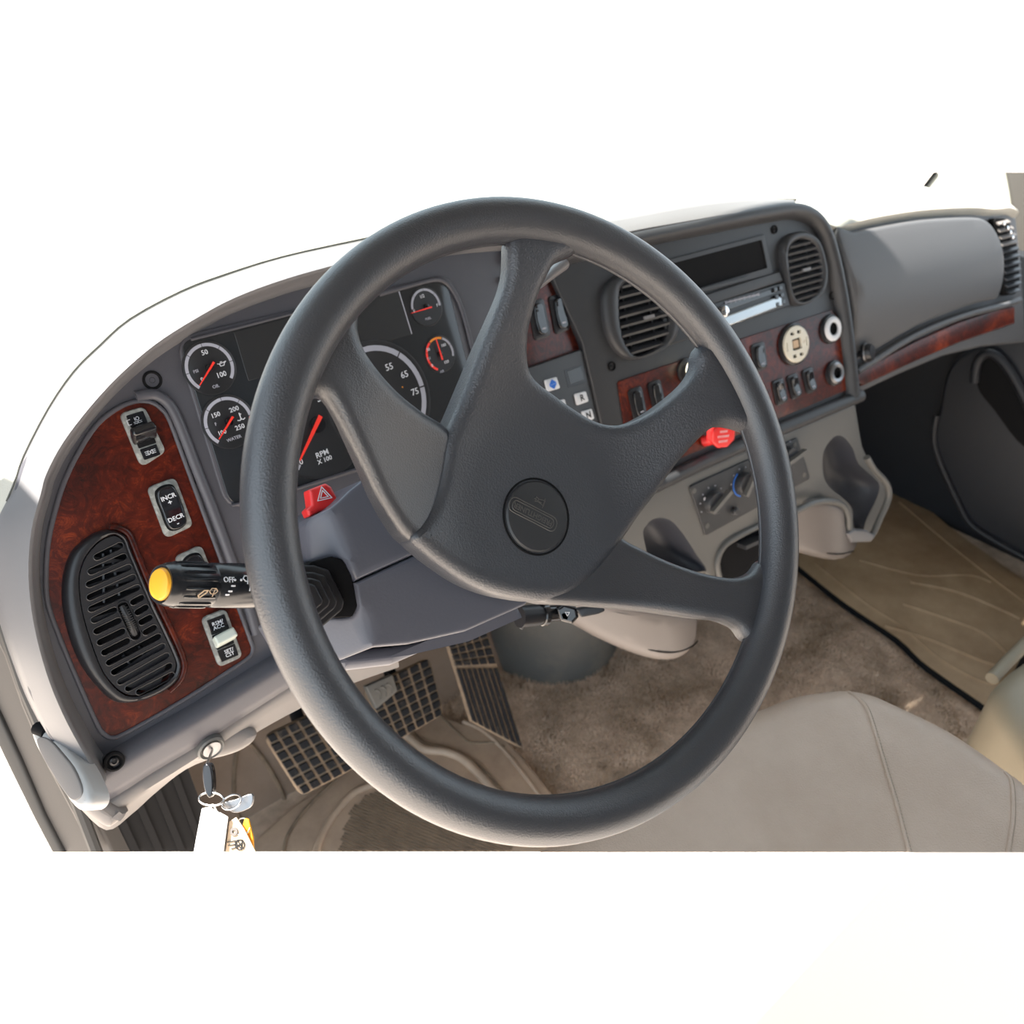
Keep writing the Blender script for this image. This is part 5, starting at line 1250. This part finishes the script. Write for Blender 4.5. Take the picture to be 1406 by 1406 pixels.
# passenger mat
M2 = Plane((0, 0, .015), axes=(FL.u, FL.v, FL.n))
pm = thing('passenger_floor_mat', M2.P(1250, 820), 'tan moulded floor mat with a dark edge on the passenger side', 'floor mat')
mq = [(1098, 780), (1135, 810), (1173, 838), (1231, 876), (1262, 906), (1300, 934), (1346, 966), (1400, 1006), (1460, 1050), (1560, 900), (1406, 795), (1362, 764), (1317, 732), (1285, 706), (1262, 684), (1240, 670), (1218, 667), (1190, 690), (1150, 735), (1100, 755)]
puff('mat_sheet', M2, cr(M2.tr(mq, 0), 2), 0, .013, .004, pmat_m, pm, clip=['rear'])
tube('mat_edge', [M2.P(x, y, -.004) for x, y in cr([(1060, 755), (1098, 783), (1135, 813), (1173, 841.5), (1231, 880), (1262, 910), (1300, 938), (1346, 970), (1400, 1010)], 3, closed=False)], .0055, matte_m, pm, n=8)
for pts, r_ in (([(1120, 775), (1190, 830), (1240, 862), (1290, 905), (1345, 935), (1372, 936), (1390, 905), (1410, 870)], .004), ([(1235, 690), (1300, 745), (1350, 785), (1410, 830)], .004), ([(1240, 830), (1300, 850), (1350, 870), (1385, 900)], .005), ([(1250, 800), (1320, 815), (1400, 850)], .005), ([(1180, 770), (1260, 790), (1330, 790), (1360, 800)], .004), ([(1215, 860), (1280, 880), (1340, 905), (1370, 915)], .005)):
    bead(pts, r_, -.0015, pmat_m, 'raised_bead', M2, pm)
# carpet pile where the carpet meets the floor boot: short tufts
random.seed(4)
V = []
def tuft(x, y, l, s_=.0013):
    a = random.uniform(0, 6.283); ca, sa = cos(a)*s_, sin(a)*s_
    V.append((x-ca, y-sa, 0)); V.append((x+ca, y+sa, 0)); V.append((x+random.uniform(-.006, .006), y+random.uniform(-.006, .006), l))
for i in range(3000):
    a = random.uniform(-2.9, -.1); rr = .128+random.random()**1.5*.045
    tuft(.452+rr*cos(a), .515+rr*sin(a), random.uniform(.006, .013))
dmu, pmu = M1.tr([(556, 1003), (602, 979), (652, 990), (684, 1001), (742, 1067), (880, 1260), (300, 1330), (350, 1150)], 0), M2.tr([(1098, 780), (1173, 838), (1262, 906), (1346, 966), (1460, 1050), (1560, 900), (1406, 795), (1262, 684), (1218, 667)], 0)
n_ = 0
while n_ < 110000:
    x, y = random.uniform(.12, 1.30), random.uniform(-.12, .62)
    if (x-.452)**2+(y-.515)**2 < .0176: continue
    if x < .35 and inpoly(x, y, dmu): continue
    if x > .7 and inpoly(x, y, pmu): continue
    if (Vector((x, y, 0))-CAM).dot(REAR_N)*FW.dot(REAR_N) < 0: continue
    k_ = .55+.45*noise.noise((x*14, y*14, .3))
    tuft(x, y, (.004+.008*random.random())*max(.3, k_)); n_ += 1
Fc = [(3*i, 3*i+1, 3*i+2) for i in range(len(V)//3)]
me = bpy.data.meshes.new('carpet_tufts'); me.from_pydata(V, [], Fc); me.materials.append(carpet_m)
o = bpy.data.objects.new('carpet_tufts', me); COL.objects.link(o); tag(o, 'tan carpet pile on the floor between the two mats', 'carpet', kind='stuff')

# ================================================================== SEATS
ST = Plane((0, 0, .465), axes=(FL.u, FL.v, FL.n))
ds_ = thing('bucket_seat', (.2, -.2, .30), 'beige vinyl driver seat cushion with stitched seams, lower right', 'seat')
sq = [(560, 1300), (640, 1215), (760, 1150), (860, 1080), (950, 1020), (1010, 987), (1040, 975), (1078, 960), (1112, 953), (1147, 949), (1172, 951), (1200, 958), (1236, 974), (1287, 998), (1328, 1022), (1382, 1060), (1420, 1090), (1480, 1160), (1540, 1320)]
su = cr(ST.tr(sq, -.03), 3)
cc2 = ST.uv(1130, 1080, 0)
sz = lambda u, v: -.12*((u-cc2[0])**2)-.05*(v-cc2[1])**2
V, Fc = puff_data(ST, su, 0, .13, .045, zf=sz, grid=.02, rings=9)
meshobj('cushion', V, Fc, seat_m, ds_, clip=['rear'], smooth=70)
hs = surf(V, Fc)
for pts in ([(1166, 951), (1178, 958), (1190, 973), (1199, 998), (1209, 1031), (1219, 1065), (1229, 1097), (1239, 1135), (1250, 1176)], [(1380, 1061), (1387, 1070), (1390, 1085), (1391, 1108), (1390, 1130), (1387, 1150), (1383, 1176)]):
    P_ = [hs(x, y, .0002) for x, y in cr(pts, 5, closed=False)]; P_ = [p for p in P_ if p is not None]
    tube('seam_piping', P_, .0019, seat_m, ds_, clip=['rear'], n=8)
    P2 = [hs(x+3.2, y, .0006) for x, y in cr(pts, 8, closed=False)]; P2 = [p for p in P2 if p is not None]
    st_ = [tube_data([P2[i]*.75+P2[i+1]*.25, P2[i]*.25+P2[i+1]*.75], .0006, n=5) for i in range(len(P2)-1)]
    V2, F2 = join(*st_); o = meshobj('stitches', V2, F2, thread_m, ds_, clip=['rear']); o['kind'] = 'stuff'
ps = thing('bucket_seat', (1.05, -.2, .1), 'corner of the beige passenger seat at the right edge', 'seat')
PS = Plane((0, 0, .26), axes=(FL.u, FL.v, FL.n))
pq = cr(PS.tr([(1366, 944), (1376, 925), (1400, 905), (1440, 890), (1560, 900), (1640, 1100), (1480, 1110), (1400, 1010), (1376, 975)], 0), 3)
puff('cushion', PS, pq, 0, .14, .03, pseat_m, ps, clip=['rear'])
tube('seat_rail', [PS.P(1362, 932, -.10), PS.P(1384, 908, -.10), PS.P(1412, 880, -.10)], .010, pseat_m, ps, n=10)
V, Fc = box_data((1.20, -.20, .055), X_, Y_, Z_, .30, .20, .09); meshobj('seat_base', V, Fc, matte_m, ps, clip=['rear'])

# ================================================================== OUTSIDE
g_ = struct('ground', *box_data((0, 0, -1.55), X_, Y_, Z_, 60, 60, .1), ground_m, label='pale sunlit ground outside the truck')

# tidy the helper property
for o in bpy.data.objects:
    if '_o' in o.keys(): del o['_o']
